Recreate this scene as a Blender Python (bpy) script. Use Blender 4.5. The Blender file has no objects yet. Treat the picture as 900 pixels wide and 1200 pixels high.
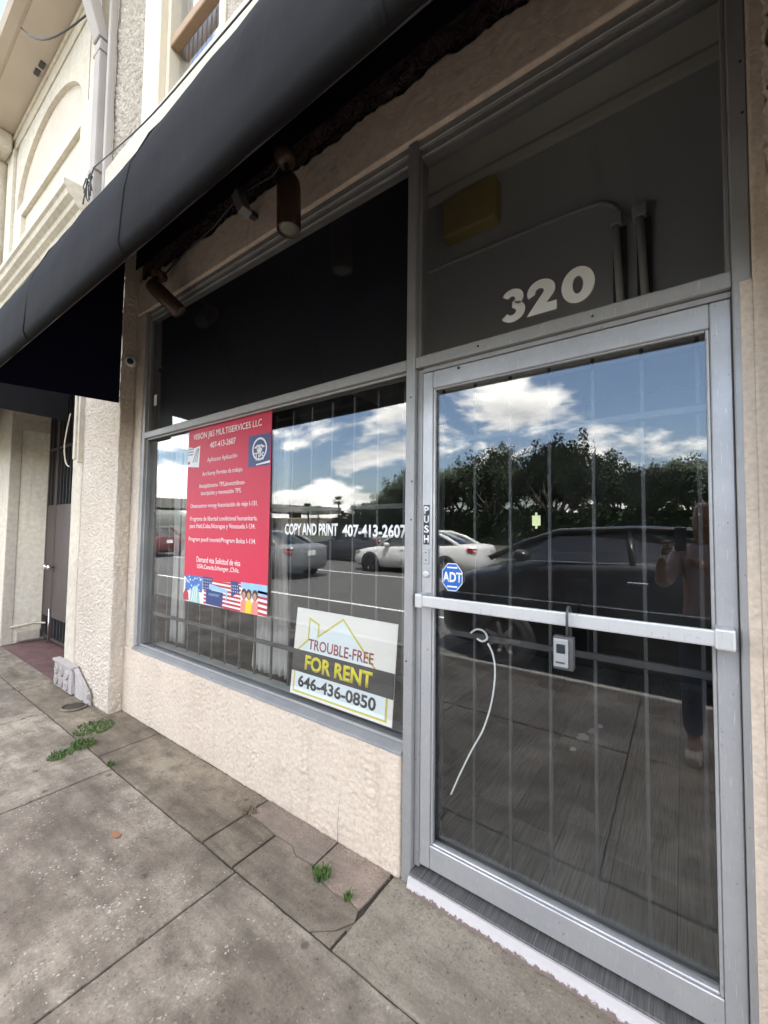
import bpy, bmesh, math, random
from mathutils import Vector, Matrix, noise
random.seed(7)
R = math.radians
S = bpy.context.scene
COL = S.collection

# ------------------------------------------------------------------ camera
YAW, PITCH, ROLL = R(35.99), R(2.59), R(.73)
CAM = Vector((.961, -1.544, 1.5))
Fw = Vector((-math.sin(YAW)*math.cos(PITCH), math.cos(YAW)*math.cos(PITCH), math.sin(PITCH)))
Rt = Vector((math.cos(YAW), math.sin(YAW), 0)); Up = Rt.cross(Fw)
Rt, Up = math.cos(ROLL)*Rt+math.sin(ROLL)*Up, -math.sin(ROLL)*Rt+math.cos(ROLL)*Up
cd = bpy.data.cameras.new('camera'); cam = bpy.data.objects.new('camera', cd); COL.objects.link(cam)
m3 = Matrix((Rt, Up, -Fw)).transposed()
cam.matrix_world = Matrix.Translation(CAM) @ m3.to_4x4()
cd.sensor_fit = 'HORIZONTAL'; cd.sensor_width = 36; cd.lens = 482.5/900*36
cd.clip_start = .02; cd.clip_end = 3000
S.camera = cam

# ------------------------------------------------------------------ sky, sun, exposure
SUN_EL, SUN_AZ = R(66), R(46)       # azimuth from +Y (behind the building) towards +X
W = bpy.data.worlds.new('World'); S.world = W; W.use_nodes = True
nt = W.node_tree; nt.nodes.clear()
def N(t, ty, **k):
    n = t.nodes.new(ty)
    for a, v in k.items():
        if a in n.inputs: n.inputs[a].default_value = v
        else: setattr(n, a, v)
    return n
def L(t, a, ao, b, bi): t.links.new(a.outputs[ao], b.inputs[bi])
def M(t, op, a, b=None, clamp=False):
    n = t.nodes.new('ShaderNodeMath'); n.operation = op; n.use_clamp = clamp
    for i, v in enumerate((a, b)):
        if v is None: continue
        if isinstance(v, (int, float)): n.inputs[i].default_value = v
        else: t.links.new(v, n.inputs[i])
    return n.outputs[0]
sky = N(nt, 'ShaderNodeTexSky', sky_type='NISHITA', sun_disc=False, sun_elevation=SUN_EL, sun_rotation=SUN_AZ, dust_density=2.2)
tc = N(nt, 'ShaderNodeTexCoord'); sx = N(nt, 'ShaderNodeSeparateXYZ'); L(nt, tc, 'Generated', sx, 0)
zz = M(nt, 'ADD', M(nt, 'MAXIMUM', sx.outputs[2], 0.0), .32)
cx = N(nt, 'ShaderNodeCombineXYZ')
nt.links.new(M(nt, 'DIVIDE', sx.outputs[0], zz), cx.inputs[0]); nt.links.new(M(nt, 'DIVIDE', sx.outputs[1], zz), cx.inputs[1])
nt.links.new(M(nt, 'MULTIPLY', sx.outputs[2], 1.6), cx.inputs[2])
mp = N(nt, 'ShaderNodeMapping'); mp.inputs['Location'].default_value = (21.3, 4.1, 1.1); L(nt, cx, 0, mp, 0)
n1 = N(nt, 'ShaderNodeTexNoise', Scale=1.55, Detail=9.0, Roughness=.56, Distortion=.25); L(nt, mp, 0, n1, 'Vector')
mr = N(nt, 'ShaderNodeMapRange'); mr.inputs[1].default_value = .484; mr.inputs[2].default_value = .575; L(nt, n1, 'Fac', mr, 0)
mr.interpolation_type = 'SMOOTHSTEP'
mp2 = N(nt, 'ShaderNodeMapping'); mp2.inputs['Location'].default_value = (21.3, 4.1, 1.24); L(nt, cx, 0, mp2, 0)
n2 = N(nt, 'ShaderNodeTexNoise', Scale=1.55, Detail=6.0, Roughness=.55, Distortion=.25); L(nt, mp2, 0, n2, 'Vector')
sh = N(nt, 'ShaderNodeMapRange'); sh.inputs[1].default_value = .47; sh.inputs[2].default_value = .68; L(nt, n2, 'Fac', sh, 0)
cr = N(nt, 'ShaderNodeMix', data_type='RGBA'); cr.inputs[6].default_value = (13.4, 12.8, 11.8, 1); cr.inputs[7].default_value = (5.6, 5.6, 5.6, 1); L(nt, sh, 0, cr, 0)
mx = N(nt, 'ShaderNodeMix', data_type='RGBA'); L(nt, mr, 0, mx, 0); L(nt, sky, 0, mx, 6); L(nt, cr, 2, mx, 7)
bg = N(nt, 'ShaderNodeBackground', Strength=.1); L(nt, mx, 2, bg, 0)
wo = N(nt, 'ShaderNodeOutputWorld'); L(nt, bg, 0, wo, 0)
sd = bpy.data.lights.new('sun', 'SUN'); sd.energy = 3.4; sd.angle = R(.5); sd.color = (1, .95, .87)
sun = bpy.data.objects.new('sun', sd); COL.objects.link(sun)
sdir = Vector((math.sin(SUN_AZ)*math.cos(SUN_EL), math.cos(SUN_AZ)*math.cos(SUN_EL), math.sin(SUN_EL)))
sun.rotation_euler = sdir.to_track_quat('Z', 'Y').to_euler(); sun.location = (0, 12, 20)
vs = S.view_settings; vs.view_transform = 'Standard'; vs.look = 'None'; vs.exposure = 2.78; vs.gamma = 1
S.render.engine = 'CYCLES'; S.cycles.max_bounces = 10; S.cycles.transparent_max_bounces = 24
S.cycles.caustics_reflective = False; S.cycles.caustics_refractive = False; S.cycles.sample_clamp_indirect = 6

# ------------------------------------------------------------------ material helpers
def newmat(name):
    m = bpy.data.materials.new(name); m.use_nodes = True
    t = m.node_tree; b = t.nodes['Principled BSDF']; return m, t, b
def simple(name, col, rough=.6, metal=0.0, var=.12, vscale=6, bump=0, bscale=60, spec=.5, detail=5.0):
    """plain procedural material: colour with fine mottling, optional fine bump"""
    m, t, b = newmat(name)
    co = N(t, 'ShaderNodeTexCoord')
    nz = N(t, 'ShaderNodeTexNoise', Scale=vscale, Detail=detail); L(t, co, 'Object', nz, 'Vector')
    mxr = N(t, 'ShaderNodeMix', data_type='RGBA')
    mxr.inputs[6].default_value = tuple(c*(1-var) for c in col)+(1,); mxr.inputs[7].default_value = tuple(min(1, c*(1+var)) for c in col)+(1,)
    L(t, nz, 'Fac', mxr, 0); L(t, mxr, 2, b, 'Base Color')
    b.inputs['Roughness'].default_value = rough; b.inputs['Metallic'].default_value = metal
    b.inputs['Specular IOR Level'].default_value = spec
    if bump:
        nb = N(t, 'ShaderNodeTexNoise', Scale=bscale, Detail=4.0); L(t, co, 'Object', nb, 'Vector')
        bp = N(t, 'ShaderNodeBump', Strength=bump, Distance=.01); L(t, nb, 'Fac', bp, 'Height'); L(t, bp, 0, b, 'Normal')
    return m
def ramp(t, src, so, stops):
    r = N(t, 'ShaderNodeValToRGB'); e = r.color_ramp.elements
    while len(e) < len(stops): e.new(.5)
    for i, (p, c) in enumerate(stops):
        e[i].position = p; e[i].color = (c, c, c, 1) if isinstance(c, (int, float)) else tuple(c)+(1,)
    L(t, src, so, r, 0); return r
def mixc(t, fac, a, b, blend='MIX'):
    n = N(t, 'ShaderNodeMix', data_type='RGBA', blend_type=blend)
    for i, v in ((0, fac), (6, a), (7, b)):
        if isinstance(v, (int, float)): n.inputs[i].default_value = v
        elif isinstance(v, tuple): n.inputs[i].default_value = v if len(v) == 4 else v+(1,)
        else: t.links.new(v, n.inputs[i])
    return n.outputs[2]

def stucco_mat(name, col, dirt, scale, strength, dist=.012, stain=.5, vor=False):
    m, t, b = newmat(name)
    g = N(t, 'ShaderNodeNewGeometry')
    big = N(t, 'ShaderNodeTexNoise', Scale=1.6, Detail=6.0, Roughness=.6); L(t, g, 'Position', big, 'Vector')
    fine = N(t, 'ShaderNodeTexNoise', Scale=scale*2.2, Detail=4.0); L(t, g, 'Position', fine, 'Vector')
    r1 = ramp(t, big, 'Fac', [(.42, 0.0), (.72, stain)])
    base = mixc(t, r1.outputs[0], col, dirt)
    ms = N(t, 'ShaderNodeMapping'); ms.inputs['Scale'].default_value = (7, 7, .7); L(t, g, 'Position', ms, 0)
    st_ = N(t, 'ShaderNodeTexNoise', Scale=2.2, Detail=7.0, Roughness=.65); L(t, ms, 0, st_, 'Vector')
    base = mixc(t, ramp(t, st_, 'Fac', [(.55, 0.0), (.80, .55*stain+.1)]).outputs[0], base, tuple(c*.62 for c in dirt))
    r2 = ramp(t, fine, 'Fac', [(.3, .86), (.7, 1.06)])
    base = mixc(t, 1.0, base, r2.outputs[0], 'MULTIPLY')
    # thin dark specks / chips
    sp = N(t, 'ShaderNodeTexVoronoi', Scale=9.0, feature='F1'); L(t, g, 'Position', sp, 'Vector')
    rs = ramp(t, sp, 'Distance', [(.012, .8), (.03, 0.0)])
    base = mixc(t, rs.outputs[0], base, (dirt[0]*.35, dirt[1]*.33, dirt[2]*.3))
    t.links.new(base, b.inputs['Base Color']); b.inputs['Roughness'].default_value = .9; b.inputs['Specular IOR Level'].default_value = .2
    n1 = N(t, 'ShaderNodeTexNoise', Scale=scale, Detail=6.0, Roughness=.6, Distortion=.6); L(t, g, 'Position', n1, 'Vector')
    h = ramp(t, n1, 'Fac', [(.38, 0.0), (.5, .75), (.7, 1.0)])
    n3 = N(t, 'ShaderNodeTexNoise', Scale=240, Detail=2.0); L(t, g, 'Position', n3, 'Vector')
    hh = M(t, 'ADD', h.outputs[0], M(t, 'MULTIPLY', n3.outputs['Fac'], .12))
    bp = N(t, 'ShaderNodeBump', Strength=strength, Distance=dist); t.links.new(hh, bp.inputs['Height']); L(t, bp, 0, b, 'Normal')
    return m

def glass_mat(name, tint, ior):
    m = bpy.data.materials.new(name); m.use_nodes = True; t = m.node_tree; t.nodes.clear()
    geo = N(t, 'ShaderNodeNewGeometry')
    dt = N(t, 'ShaderNodeVectorMath', operation='DOT_PRODUCT'); L(t, geo, 'Incoming', dt, 0); L(t, geo, 'Normal', dt, 1)
    f0 = ((ior-1)/(ior+1))**2
    fac = M(t, 'ADD', M(t, 'MULTIPLY', M(t, 'POWER', M(t, 'SUBTRACT', 1.0, M(t, 'ABSOLUTE', dt.outputs['Value'])), 5.0), 1-f0), f0, True)
    wv = N(t, 'ShaderNodeTexNoise', Scale=1.3, Detail=1.0); L(t, geo, 'Position', wv, 'Vector')
    bp = N(t, 'ShaderNodeBump', Strength=.035, Distance=.02); L(t, wv, 'Fac', bp, 'Height')
    gl = N(t, 'ShaderNodeBsdfGlossy', Roughness=0.0); gl.inputs[0].default_value = (.96, .98, 1, 1); L(t, bp, 0, gl, 'Normal')
    tr = N(t, 'ShaderNodeBsdfTransparent'); tr.inputs[0].default_value = tint
    mxs = N(t, 'ShaderNodeMixShader'); t.links.new(fac, mxs.inputs[0]); L(t, tr, 0, mxs, 1); L(t, gl, 0, mxs, 2)
    # dust and smears on the pane
    df = N(t, 'ShaderNodeBsdfDiffuse'); df.inputs[0].default_value = (.55, .55, .53, 1)
    nz = N(t, 'ShaderNodeTexNoise', Scale=3.0, Detail=7.0, Roughness=.65); L(t, geo, 'Position', nz, 'Vector')
    r = ramp(t, nz, 'Fac', [(.42, .002), (.75, .018)])
    mx2 = N(t, 'ShaderNodeMixShader'); L(t, r, 0, mx2, 0); L(t, mxs, 0, mx2, 1); L(t, df, 0, mx2, 2)
    o = N(t, 'ShaderNodeOutputMaterial'); L(t, mx2, 0, o, 0); return m

def metal_mat(name, col, rough=.42, wear=(.75, .75, .74), metal=.75, scratch=.5):
    m, t, b = newmat(name)
    g = N(t, 'ShaderNodeNewGeometry')
    n1 = N(t, 'ShaderNodeTexNoise', Scale=4.0, Detail=8.0, Roughness=.7); L(t, g, 'Position', n1, 'Vector')
    mpn = N(t, 'ShaderNodeMapping'); mpn.inputs['Scale'].default_value = (40, 40, 3); L(t, g, 'Position', mpn, 0)
    n2 = N(t, 'ShaderNodeTexNoise', Scale=6.0, Detail=3.0); L(t, mpn, 0, n2, 'Vector')
    base = mixc(t, ramp(t, n1, 'Fac', [(.35, 0.0), (.75, .7)]).outputs[0], col, tuple(c*.72 for c in col))
    base = mixc(t, ramp(t, n2, 'Fac', [(.62, 0.0), (.72, scratch)]).outputs[0], base, wear)
    n4 = N(t, 'ShaderNodeTexNoise', Scale=55.0, Detail=3.0, Roughness=.7); L(t, g, 'Position', n4, 'Vector')
    base = mixc(t, ramp(t, n4, 'Fac', [(.66, 0.0), (.72, .45)]).outputs[0], base, (.05, .05, .05))
    t.links.new(base, b.inputs['Base Color'])
    b.inputs['Metallic'].default_value = metal
    rr = ramp(t, n1, 'Fac', [(.3, rough-.08), (.8, rough+.18)]); L(t, rr, 0, b, 'Roughness')
    return m

def concrete_mat(name, c1, c2, dark, agg=.5, seed=0.0):
    m, t, b = newmat(name)
    g = N(t, 'ShaderNodeNewGeometry')
    mpn = N(t, 'ShaderNodeMapping'); mpn.inputs['Location'].default_value = (seed, seed*.7, 0); L(t, g, 'Position', mpn, 0)
    big = N(t, 'ShaderNodeTexNoise', Scale=1.5, Detail=8.0, Roughness=.62); L(t, mpn, 0, big, 'Vector')
    mid = N(t, 'ShaderNodeTexNoise', Scale=9.0, Detail=8.0, Roughness=.7); L(t, mpn, 0, mid, 'Vector')
    fin = N(t, 'ShaderNodeTexNoise', Scale=90.0, Detail=4.0, Roughness=.7); L(t, mpn, 0, fin, 'Vector')
    base = mixc(t, ramp(t, big, 'Fac', [(.40, 0.0), (.60, 1.0)]).outputs[0], c1, c2)
    base = mixc(t, ramp(t, mid, 'Fac', [(.44, 0.0), (.70, .80)]).outputs[0], base, dark)
    base = mixc(t, 1.0, base, ramp(t, fin, 'Fac', [(.25, .72), (.75, 1.18)]).outputs[0], 'MULTIPLY')
    # long dark grime runs along the walking line
    mg = N(t, 'ShaderNodeMapping'); mg.inputs['Scale'].default_value = (.5, 2.6, 1); mg.inputs['Rotation'].default_value = (0, 0, .5); L(t, mpn, 0, mg, 0)
    gr = N(t, 'ShaderNodeTexNoise', Scale=2.0, Detail=7.0, Roughness=.65); L(t, mg, 0, gr, 'Vector')
    base = mixc(t, ramp(t, gr, 'Fac', [(.46, 0.0), (.66, .75)]).outputs[0], base, dark)
    # trodden gum spots and small patches
    gs = N(t, 'ShaderNodeTexVoronoi', Scale=5.5, feature='F1'); L(t, mpn, 0, gs, 'Vector')
    base = mixc(t, ramp(t, gs, 'Distance', [(.07, .65), (.11, 0.0)]).outputs[0], base, (dark[0]*.6, dark[1]*.6, dark[2]*.6))
    # exposed shell / stone aggregate
    wj = N(t, 'ShaderNodeTexNoise', Scale=40.0, Detail=3.0); L(t, mpn, 0, wj, 'Vector')
    wa = N(t, 'ShaderNodeVectorMath', operation='MULTIPLY_ADD'); L(t, wj, 'Color', wa, 0); wa.inputs[1].default_value = (.03, .03, 0); L(t, mpn, 0, wa, 2)
    vo = N(t, 'ShaderNodeTexVoronoi', Scale=120.0, feature='F1'); L(t, wa, 0, vo, 'Vector')
    zn = N(t, 'ShaderNodeTexNoise', Scale=3.2, Detail=5.0, Roughness=.6); L(t, mpn, 0, zn, 'Vector')
    cellsel = N(t, 'ShaderNodeSeparateColor'); L(t, vo, 'Color', cellsel, 0)
    zone = ramp(t, zn, 'Fac', [(.44, .04), (.62, 1.0)])
    hot = M(t, 'MULTIPLY', M(t, 'GREATER_THAN', cellsel.outputs[0], .84), M(t, 'LESS_THAN', vo.outputs['Distance'], M(t, 'MULTIPLY', cellsel.outputs[2], .55)))
    hot = M(t, 'MULTIPLY', hot, M(t, 'MULTIPLY', zone.outputs[0], agg))
    base = mixc(t, hot, base, (.56, .51, .43))
    pit = M(t, 'MULTIPLY', M(t, 'LESS_THAN', cellsel.outputs[1], .10), M(t, 'LESS_THAN', vo.outputs['Distance'], .35))
    base = mixc(t, M(t, 'MULTIPLY', pit, .55), base, (.05, .045, .04))
    t.links.new(base, b.inputs['Base Color']); b.inputs['Roughness'].default_value = .88; b.inputs['Specular IOR Level'].default_value = .3
    hsum = M(t, 'ADD', M(t, 'MULTIPLY', fin.outputs['Fac'], .6), M(t, 'ADD', M(t, 'MULTIPLY', hot, .3), M(t, 'MULTIPLY', mid.outputs['Fac'], .7)))
    bp = N(t, 'ShaderNodeBump', Strength=.7, Distance=.006); t.links.new(hsum, bp.inputs['Height']); L(t, bp, 0, b, 'Normal')
    return m

MT = {}
MT['stucco'] = stucco_mat('peach_stucco', (.72, .605, .49), (.58, .475, .375), 34, .32, .008)
MT['stucco_dash'] = stucco_mat('upper_dash_stucco', (.60, .53, .44), (.46, .40, .33), 45, .7, .016)
MT['stucco_head'] = stucco_mat('header_stucco', (.86, .72, .60), (.70, .56, .45), 12, .25, .006, .7)
MT['stucco_rough'] = stucco_mat('rough_stucco', (.74, .645, .535), (.60, .505, .41), 52, .55, .014)
MT['stucco_smooth'] = stucco_mat('smooth_cream_render', (.66, .595, .48), (.53, .47, .37), 9, .2, .006, .6)
MT['stucco_upper'] = stucco_mat('upper_cream_render', (.66, .60, .49), (.56, .50, .40), 8, .15, .006, .5)
MT['dirtywhite'] = stucco_mat('dirty_white_paint', (.60, .55, .52), (.34, .29, .26), 60, .8, .01, .9)
MT['soffit'] = simple('soffit_paint', (.52, .44, .35), .7, var=.1, vscale=3)
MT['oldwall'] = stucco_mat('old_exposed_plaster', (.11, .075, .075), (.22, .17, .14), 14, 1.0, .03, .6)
MT['alu'] = metal_mat('worn_aluminium', (.40, .395, .39), .5, (.6, .6, .58), .4)
MT['alu_sill'] = metal_mat('sill_aluminium', (.25, .25, .25), .6, (.45, .45, .43), .2)
MT['alu_door'] = metal_mat('door_aluminium', (.50, .50, .505), .42, metal=.45)
MT['alu_bar'] = metal_mat('push_bar_metal', (.66, .66, .65), .42, (.42, .42, .42), .35, .8)
MT['alu_dark'] = simple('dark_frame_gasket', (.03, .03, .032), .6)
MT['glass'] = glass_mat('storefront_glass', (.95, .955, .95, 1), 1.76)
MT['carglass'] = glass_mat('car_glass', (.22, .24, .25, 1), 1.6)
MT['upglass'] = glass_mat('upstairs_glass', (.9, .9, .92, 1), 2.6)
MT['white_paint'] = simple('white_paint', (.80, .80, .78), .55, var=.06)
MT['vinyl'] = simple('white_vinyl', (.90, .90, .88), .5, var=.03)
MT['black'] = simple('matt_black', (.012, .012, .018), .6, var=.2)
MT['cloth_in'] = simple('awning_lining', (.010, .011, .028), .95, var=.2, spec=.1)
MT['rubber'] = simple('tyre_rubber', (.02, .02, .02), .8)
MT['chrome'] = simple('chrome', (.8, .8, .8), .12, 1.0, .03)
MT['bars'] = simple('grey_bar_paint', (.055, .057, .06), .5, var=.15)
MT['curtain'] = simple('sheer_curtain_cloth', (.62, .60, .57), .9, var=.1)
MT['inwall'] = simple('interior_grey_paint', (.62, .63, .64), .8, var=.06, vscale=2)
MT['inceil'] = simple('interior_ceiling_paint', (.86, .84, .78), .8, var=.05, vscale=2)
MT['inwall_shade'] = simple('interior_shade_grey', (.10, .10, .098), .8, var=.1, vscale=2)  # wall grey with the dimness of the shop depth put into the colour
MT['ledge'] = simple('display_ledge_paint', (.26, .28, .27), .6, var=.2)
MT['leaf'] = simple('oak_leaf', (.028, .046, .014), .6, var=.5, vscale=1.2)
MT['palm_leaf'] = simple('palm_leaf', (.05, .085, .03), .55, var=.4, vscale=2)
MT['bark'] = simple('bark', (.06, .05, .04), .9, var=.3, vscale=8, bump=.6, bscale=20)
MT['weed'] = simple('weed_leaf', (.08, .145, .03), .6, var=.4, vscale=30)
MT['deadweed'] = simple('dry_weed', (.20, .15, .09), .8, var=.3, vscale=30)
MT['asphalt'] = simple('asphalt', (.085, .083, .08), .85, var=.25, vscale=3, bump=.4, bscale=120)
MT['grassland'] = simple('verge_grass', (.055, .062, .035), .9, var=.4, vscale=1.5)
MT['kerb'] = concrete_mat('kerb_concrete', (.30, .28, .25), (.22, .21, .19), (.14, .13, .12), .2)
MT['slab'] = concrete_mat('slab_concrete', (.215, .176, .134), (.42, .360, .280), (.115, .092, .069), .85)
MT['slab_in'] = concrete_mat('strip_concrete', (.21, .168, .122), (.35, .292, .212), (.095, .076, .055), .4, 4.0)
MT['slab_pale'] = concrete_mat('pale_concrete', (.37, .32, .245), (.31, .265, .20), (.19, .16, .12), .3, 9.0)
MT['slab_pink'] = concrete_mat('pinkish_concrete', (.36, .275, .215), (.30, .245, .195), (.16, .13, .105), .3, 2.0)
MT['slab_grey'] = concrete_mat('grey_patch_concrete', (.22, .178, .132), (.30, .25, .19), (.115, .093, .07), .25, 12.0)
MT['joint'] = simple('joint_dirt', (.055, .046, .034), .95, var=.4, vscale=20)
MT['maroon'] = concrete_mat('maroon_painted_concrete', (.17, .085, .075), (.21, .12, .105), (.10, .06, .055), .15, 3.0)
MT['gate'] = simple('brown_gate_paint', (.075, .055, .05), .5, var=.15)
MT['iron'] = simple('dark_iron', (.05, .05, .055), .5)
MT['bronze'] = simple('bronze_lamp_paint', (.085, .05, .03), .38, .3, .3, 9)
MT['lens'] = simple('frosted_lens', (.22, .22, .18), .4)
MT['wood'] = simple('sash_wood', (.36, .23, .13), .6, var=.2, vscale=12)
MT['casing'] = simple('casing_paint', (.66, .58, .44), .7, var=.1)
MT['downspout'] = simple('downspout_paint', (.40, .36, .32), .8, var=.15, vscale=3)
MT['cable'] = simple('cable_sheath', (.05, .05, .05), .6)
MT['box_yellow'] = simple('yellowed_plastic', (.48, .38, .13), .6)
MT['red'] = simple('poster_red', (.62, .035, .075), .5, var=.04, vscale=2, spec=.3)
MT['navy'] = simple('print_navy', (.03, .05, .17), .5, var=.1)
MT['midblue'] = simple('print_blue', (.06, .16, .45), .5, var=.25, vscale=30)
MT['teal'] = simple('print_teal', (.33, .50, .48), .5, var=.2, vscale=40)
MT['skyblue'] = simple('print_sky', (.30, .52, .80), .5, var=.2, vscale=20)
MT['flagred'] = simple('print_flag_red', (.45, .04, .06), .5, var=.1)
MT['flagwhite'] = simple('print_white', (.78, .77, .75), .5, var=.05)
MT['skin_print'] = simple('print_skin', (.50, .28, .18), .5)
MT['hair_print'] = simple('print_dark_brown', (.06, .03, .02), .5)
MT['yellow'] = simple('print_yellow', (.80, .55, .03), .5)
MT['coral'] = simple('print_coral', (.80, .25, .18), .5)
MT['signboard'] = simple('sign_board', (.90, .87, .80), .5, var=.03)
MT['signblue'] = simple('sign_pale_blue', (.84, .92, .94), .5, var=.03)
MT['signyellow'] = simple('sign_yellow_line', (.66, .58, .10), .5, var=.05)
MT['signblack'] = simple('sign_black', (.035, .035, .037), .5)
MT['brightyellow'] = simple('sign_bright_yellow', (.88, .75, .02), .5, var=.02)
MT['signred'] = simple('sign_dull_red', (.40, .07, .06), .5)
MT['adtblue'] = simple('sticker_blue', (.02, .13, .50), .4)
MT['taggreen'] = simple('pale_green_tag', (.62, .70, .36), .5)
MT['lockgrey'] = simple('lock_case_grey', (.07, .07, .073), .45, bump=.3, bscale=200)
MT['locksilver'] = simple('lock_face_silver', (.36, .37, .37), .4, .2)
# awning cloth
m, t, b = newmat('charcoal_awning_cloth')
g = N(t, 'ShaderNodeNewGeometry')
n1 = N(t, 'ShaderNodeTexNoise', Scale=2.2, Detail=8.0, Roughness=.65); L(t, g, 'Position', n1, 'Vector')
mpn = N(t, 'ShaderNodeMapping'); mpn.inputs['Scale'].default_value = (9, 1, 1.2); L(t, g, 'Position', mpn, 0)
n2 = N(t, 'ShaderNodeTexNoise', Scale=4.0, Detail=5.0, Roughness=.7); L(t, mpn, 0, n2, 'Vector')
n5 = N(t, 'ShaderNodeTexVoronoi', Scale=5.0); L(t, g, 'Position', n5, 'Vector')
base = mixc(t, ramp(t, n1, 'Fac', [(.35, 0.0), (.75, 1.0)]).outputs[0], (.0100, .0097, .0102), (.0160, .0155, .0162))
base = mixc(t, ramp(t, n2, 'Fac', [(.55, 0.0), (.8, .35)]).outputs[0], base, (.032, .031, .031))
base = mixc(t, ramp(t, n5, 'Distance', [(.012, .9), (.022, 0.0)]).outputs[0], base, (.5, .5, .48))
t.links.new(base, b.inputs['Base Color']); b.inputs['Roughness'].default_value = .9; b.inputs['Specular IOR Level'].default_value = .12
nb = N(t, 'ShaderNodeTexNoise', Scale=400.0, Detail=1.0); L(t, g, 'Position', nb, 'Vector')
bp = N(t, 'ShaderNodeBump', Strength=.25, Distance=.002); L(t, nb, 'Fac', bp, 'Height'); L(t, bp, 0, b, 'Normal')
MT['awning'] = m
# striated dark plank floor
m, t, b = newmat('striated_dark_plank')
g = N(t, 'ShaderNodeNewGeometry'); oi = N(t, 'ShaderNodeObjectInfo')
mpn = N(t, 'ShaderNodeMapping'); mpn.inputs['Scale'].default_value = (90, 2.2, 1); L(t, g, 'Position', mpn, 0)
n1 = N(t, 'ShaderNodeTexNoise', Scale=2.0, Detail=4.0, Roughness=.7); L(t, mpn, 0, n1, 'Vector')
base = mixc(t, ramp(t, n1, 'Fac', [(.3, 0.0), (.72, 1.0)]).outputs[0], (.05, .049, .047), (.23, .225, .215))
tone = M(t, 'ADD', M(t, 'MULTIPLY', oi.outputs['Random'], .5), .75)
base = mixc(t, 1.0, base, tone, 'MULTIPLY')
t.links.new(base, b.inputs['Base Color']); b.inputs['Roughness'].default_value = .6
MT['plank'] = m

def carpaint(name, col):
    mm, tt, bb = newmat(name); bb.inputs['Base Color'].default_value = col+(1,); bb.inputs['Roughness'].default_value = .3
    bb.inputs['Coat Weight'].default_value = .5; bb.inputs['Coat Roughness'].default_value = .03
    nz = N(tt, 'ShaderNodeTexNoise', Scale=900.0); rr = ramp(tt, nz, 'Fac', [(.3, .25), (.7, .4)]); L(tt, rr, 0, bb, 'Roughness')
    return mm

# ------------------------------------------------------------------ mesh helpers
def link(name, me, mat=None, parent=None, smooth=False):
    o = bpy.data.objects.new(name, me); COL.objects.link(o)
    if mat is not None: me.materials.append(MT[mat] if isinstance(mat, str) else mat)
    if parent is not None: o.parent = parent
    if smooth:
        for p in me.polygons: p.use_smooth = True
    return o
def mk(name, v, f, mat=None, parent=None, smooth=False):
    me = bpy.data.meshes.new(name); me.from_pydata(v, [], f); me.update()
    return link(name, me, mat, parent, smooth)
def bmo(name, bm, mat, parent=None, smooth=False, recalc=True):
    if recalc: bmesh.ops.recalc_face_normals(bm, faces=bm.faces)
    me = bpy.data.meshes.new(name); bm.to_mesh(me); bm.free(); return link(name, me, mat, parent, smooth)
def tag(o, label, cat, group=None, kind=None):
    if label: o['label'] = label
    if cat: o['category'] = cat
    if group: o['group'] = group
    if kind: o['kind'] = kind
    return o
def empty(name, loc=(0, 0, 0), label=None, cat=None, group=None, kind=None):
    o = bpy.data.objects.new(name, None); COL.objects.link(o); o.location = loc; o.empty_display_size = .1
    return tag(o, label, cat, group, kind)
def keep(o, parent):
    """parent o (built in world coordinates) to an empty that has been moved"""
    o.parent = parent; o.matrix_parent_inverse = Matrix.Translation(parent.location).inverted(); return o
def addbox(bm, x0, x1, y0, y1, z0, z1, bev=0.0, seg=1):
    vs_ = [bm.verts.new(p) for p in ((x0, y0, z0), (x1, y0, z0), (x1, y1, z0), (x0, y1, z0), (x0, y0, z1), (x1, y0, z1), (x1, y1, z1), (x0, y1, z1))]
    fs = [bm.faces.new([vs_[i] for i in q]) for q in ((0, 3, 2, 1), (4, 5, 6, 7), (0, 1, 5, 4), (1, 2, 6, 5), (2, 3, 7, 6), (3, 0, 4, 7))]
    if bev:
        es = {e for f in fs for e in f.edges}
        bmesh.ops.bevel(bm, geom=list(es), offset=bev, segments=seg, affect='EDGES', profile=.6)
def box(name, x0, x1, y0, y1, z0, z1, mat, parent=None, bev=0.0, seg=1, smooth=False):
    bm = bmesh.new(); addbox(bm, x0, x1, y0, y1, z0, z1, bev, seg); return bmo(name, bm, mat, parent, smooth)
def addtube(bm, pts, r, n=8, cap=True):
    pts = [Vector(p) for p in pts]; rings = []
    prev = None
    for i, p in enumerate(pts):
        d = (pts[min(i+1, len(pts)-1)]-pts[max(i-1, 0)]).normalized()
        if prev is None: a = d.orthogonal().normalized()
        else: a = (prev-d*prev.dot(d)).normalized()
        prev = a; c = d.cross(a)
        rr = r[i] if isinstance(r, (list, tuple)) else r
        rings.append([bm.verts.new(p+(a*math.cos(2*math.pi*k/n)+c*math.sin(2*math.pi*k/n))*rr) for k in range(n)])
    for i in range(len(rings)-1):
        for k in range(n): bm.faces.new((rings[i][k], rings[i][(k+1) % n], rings[i+1][(k+1) % n], rings[i+1][k]))
    if cap: bm.faces.new(rings[0][::-1]); bm.faces.new(rings[-1])
def tube(name, pts, r, mat, parent=None, n=8):
    bm = bmesh.new(); addtube(bm, pts, r, n); return bmo(name, bm, mat, parent, True)
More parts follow.
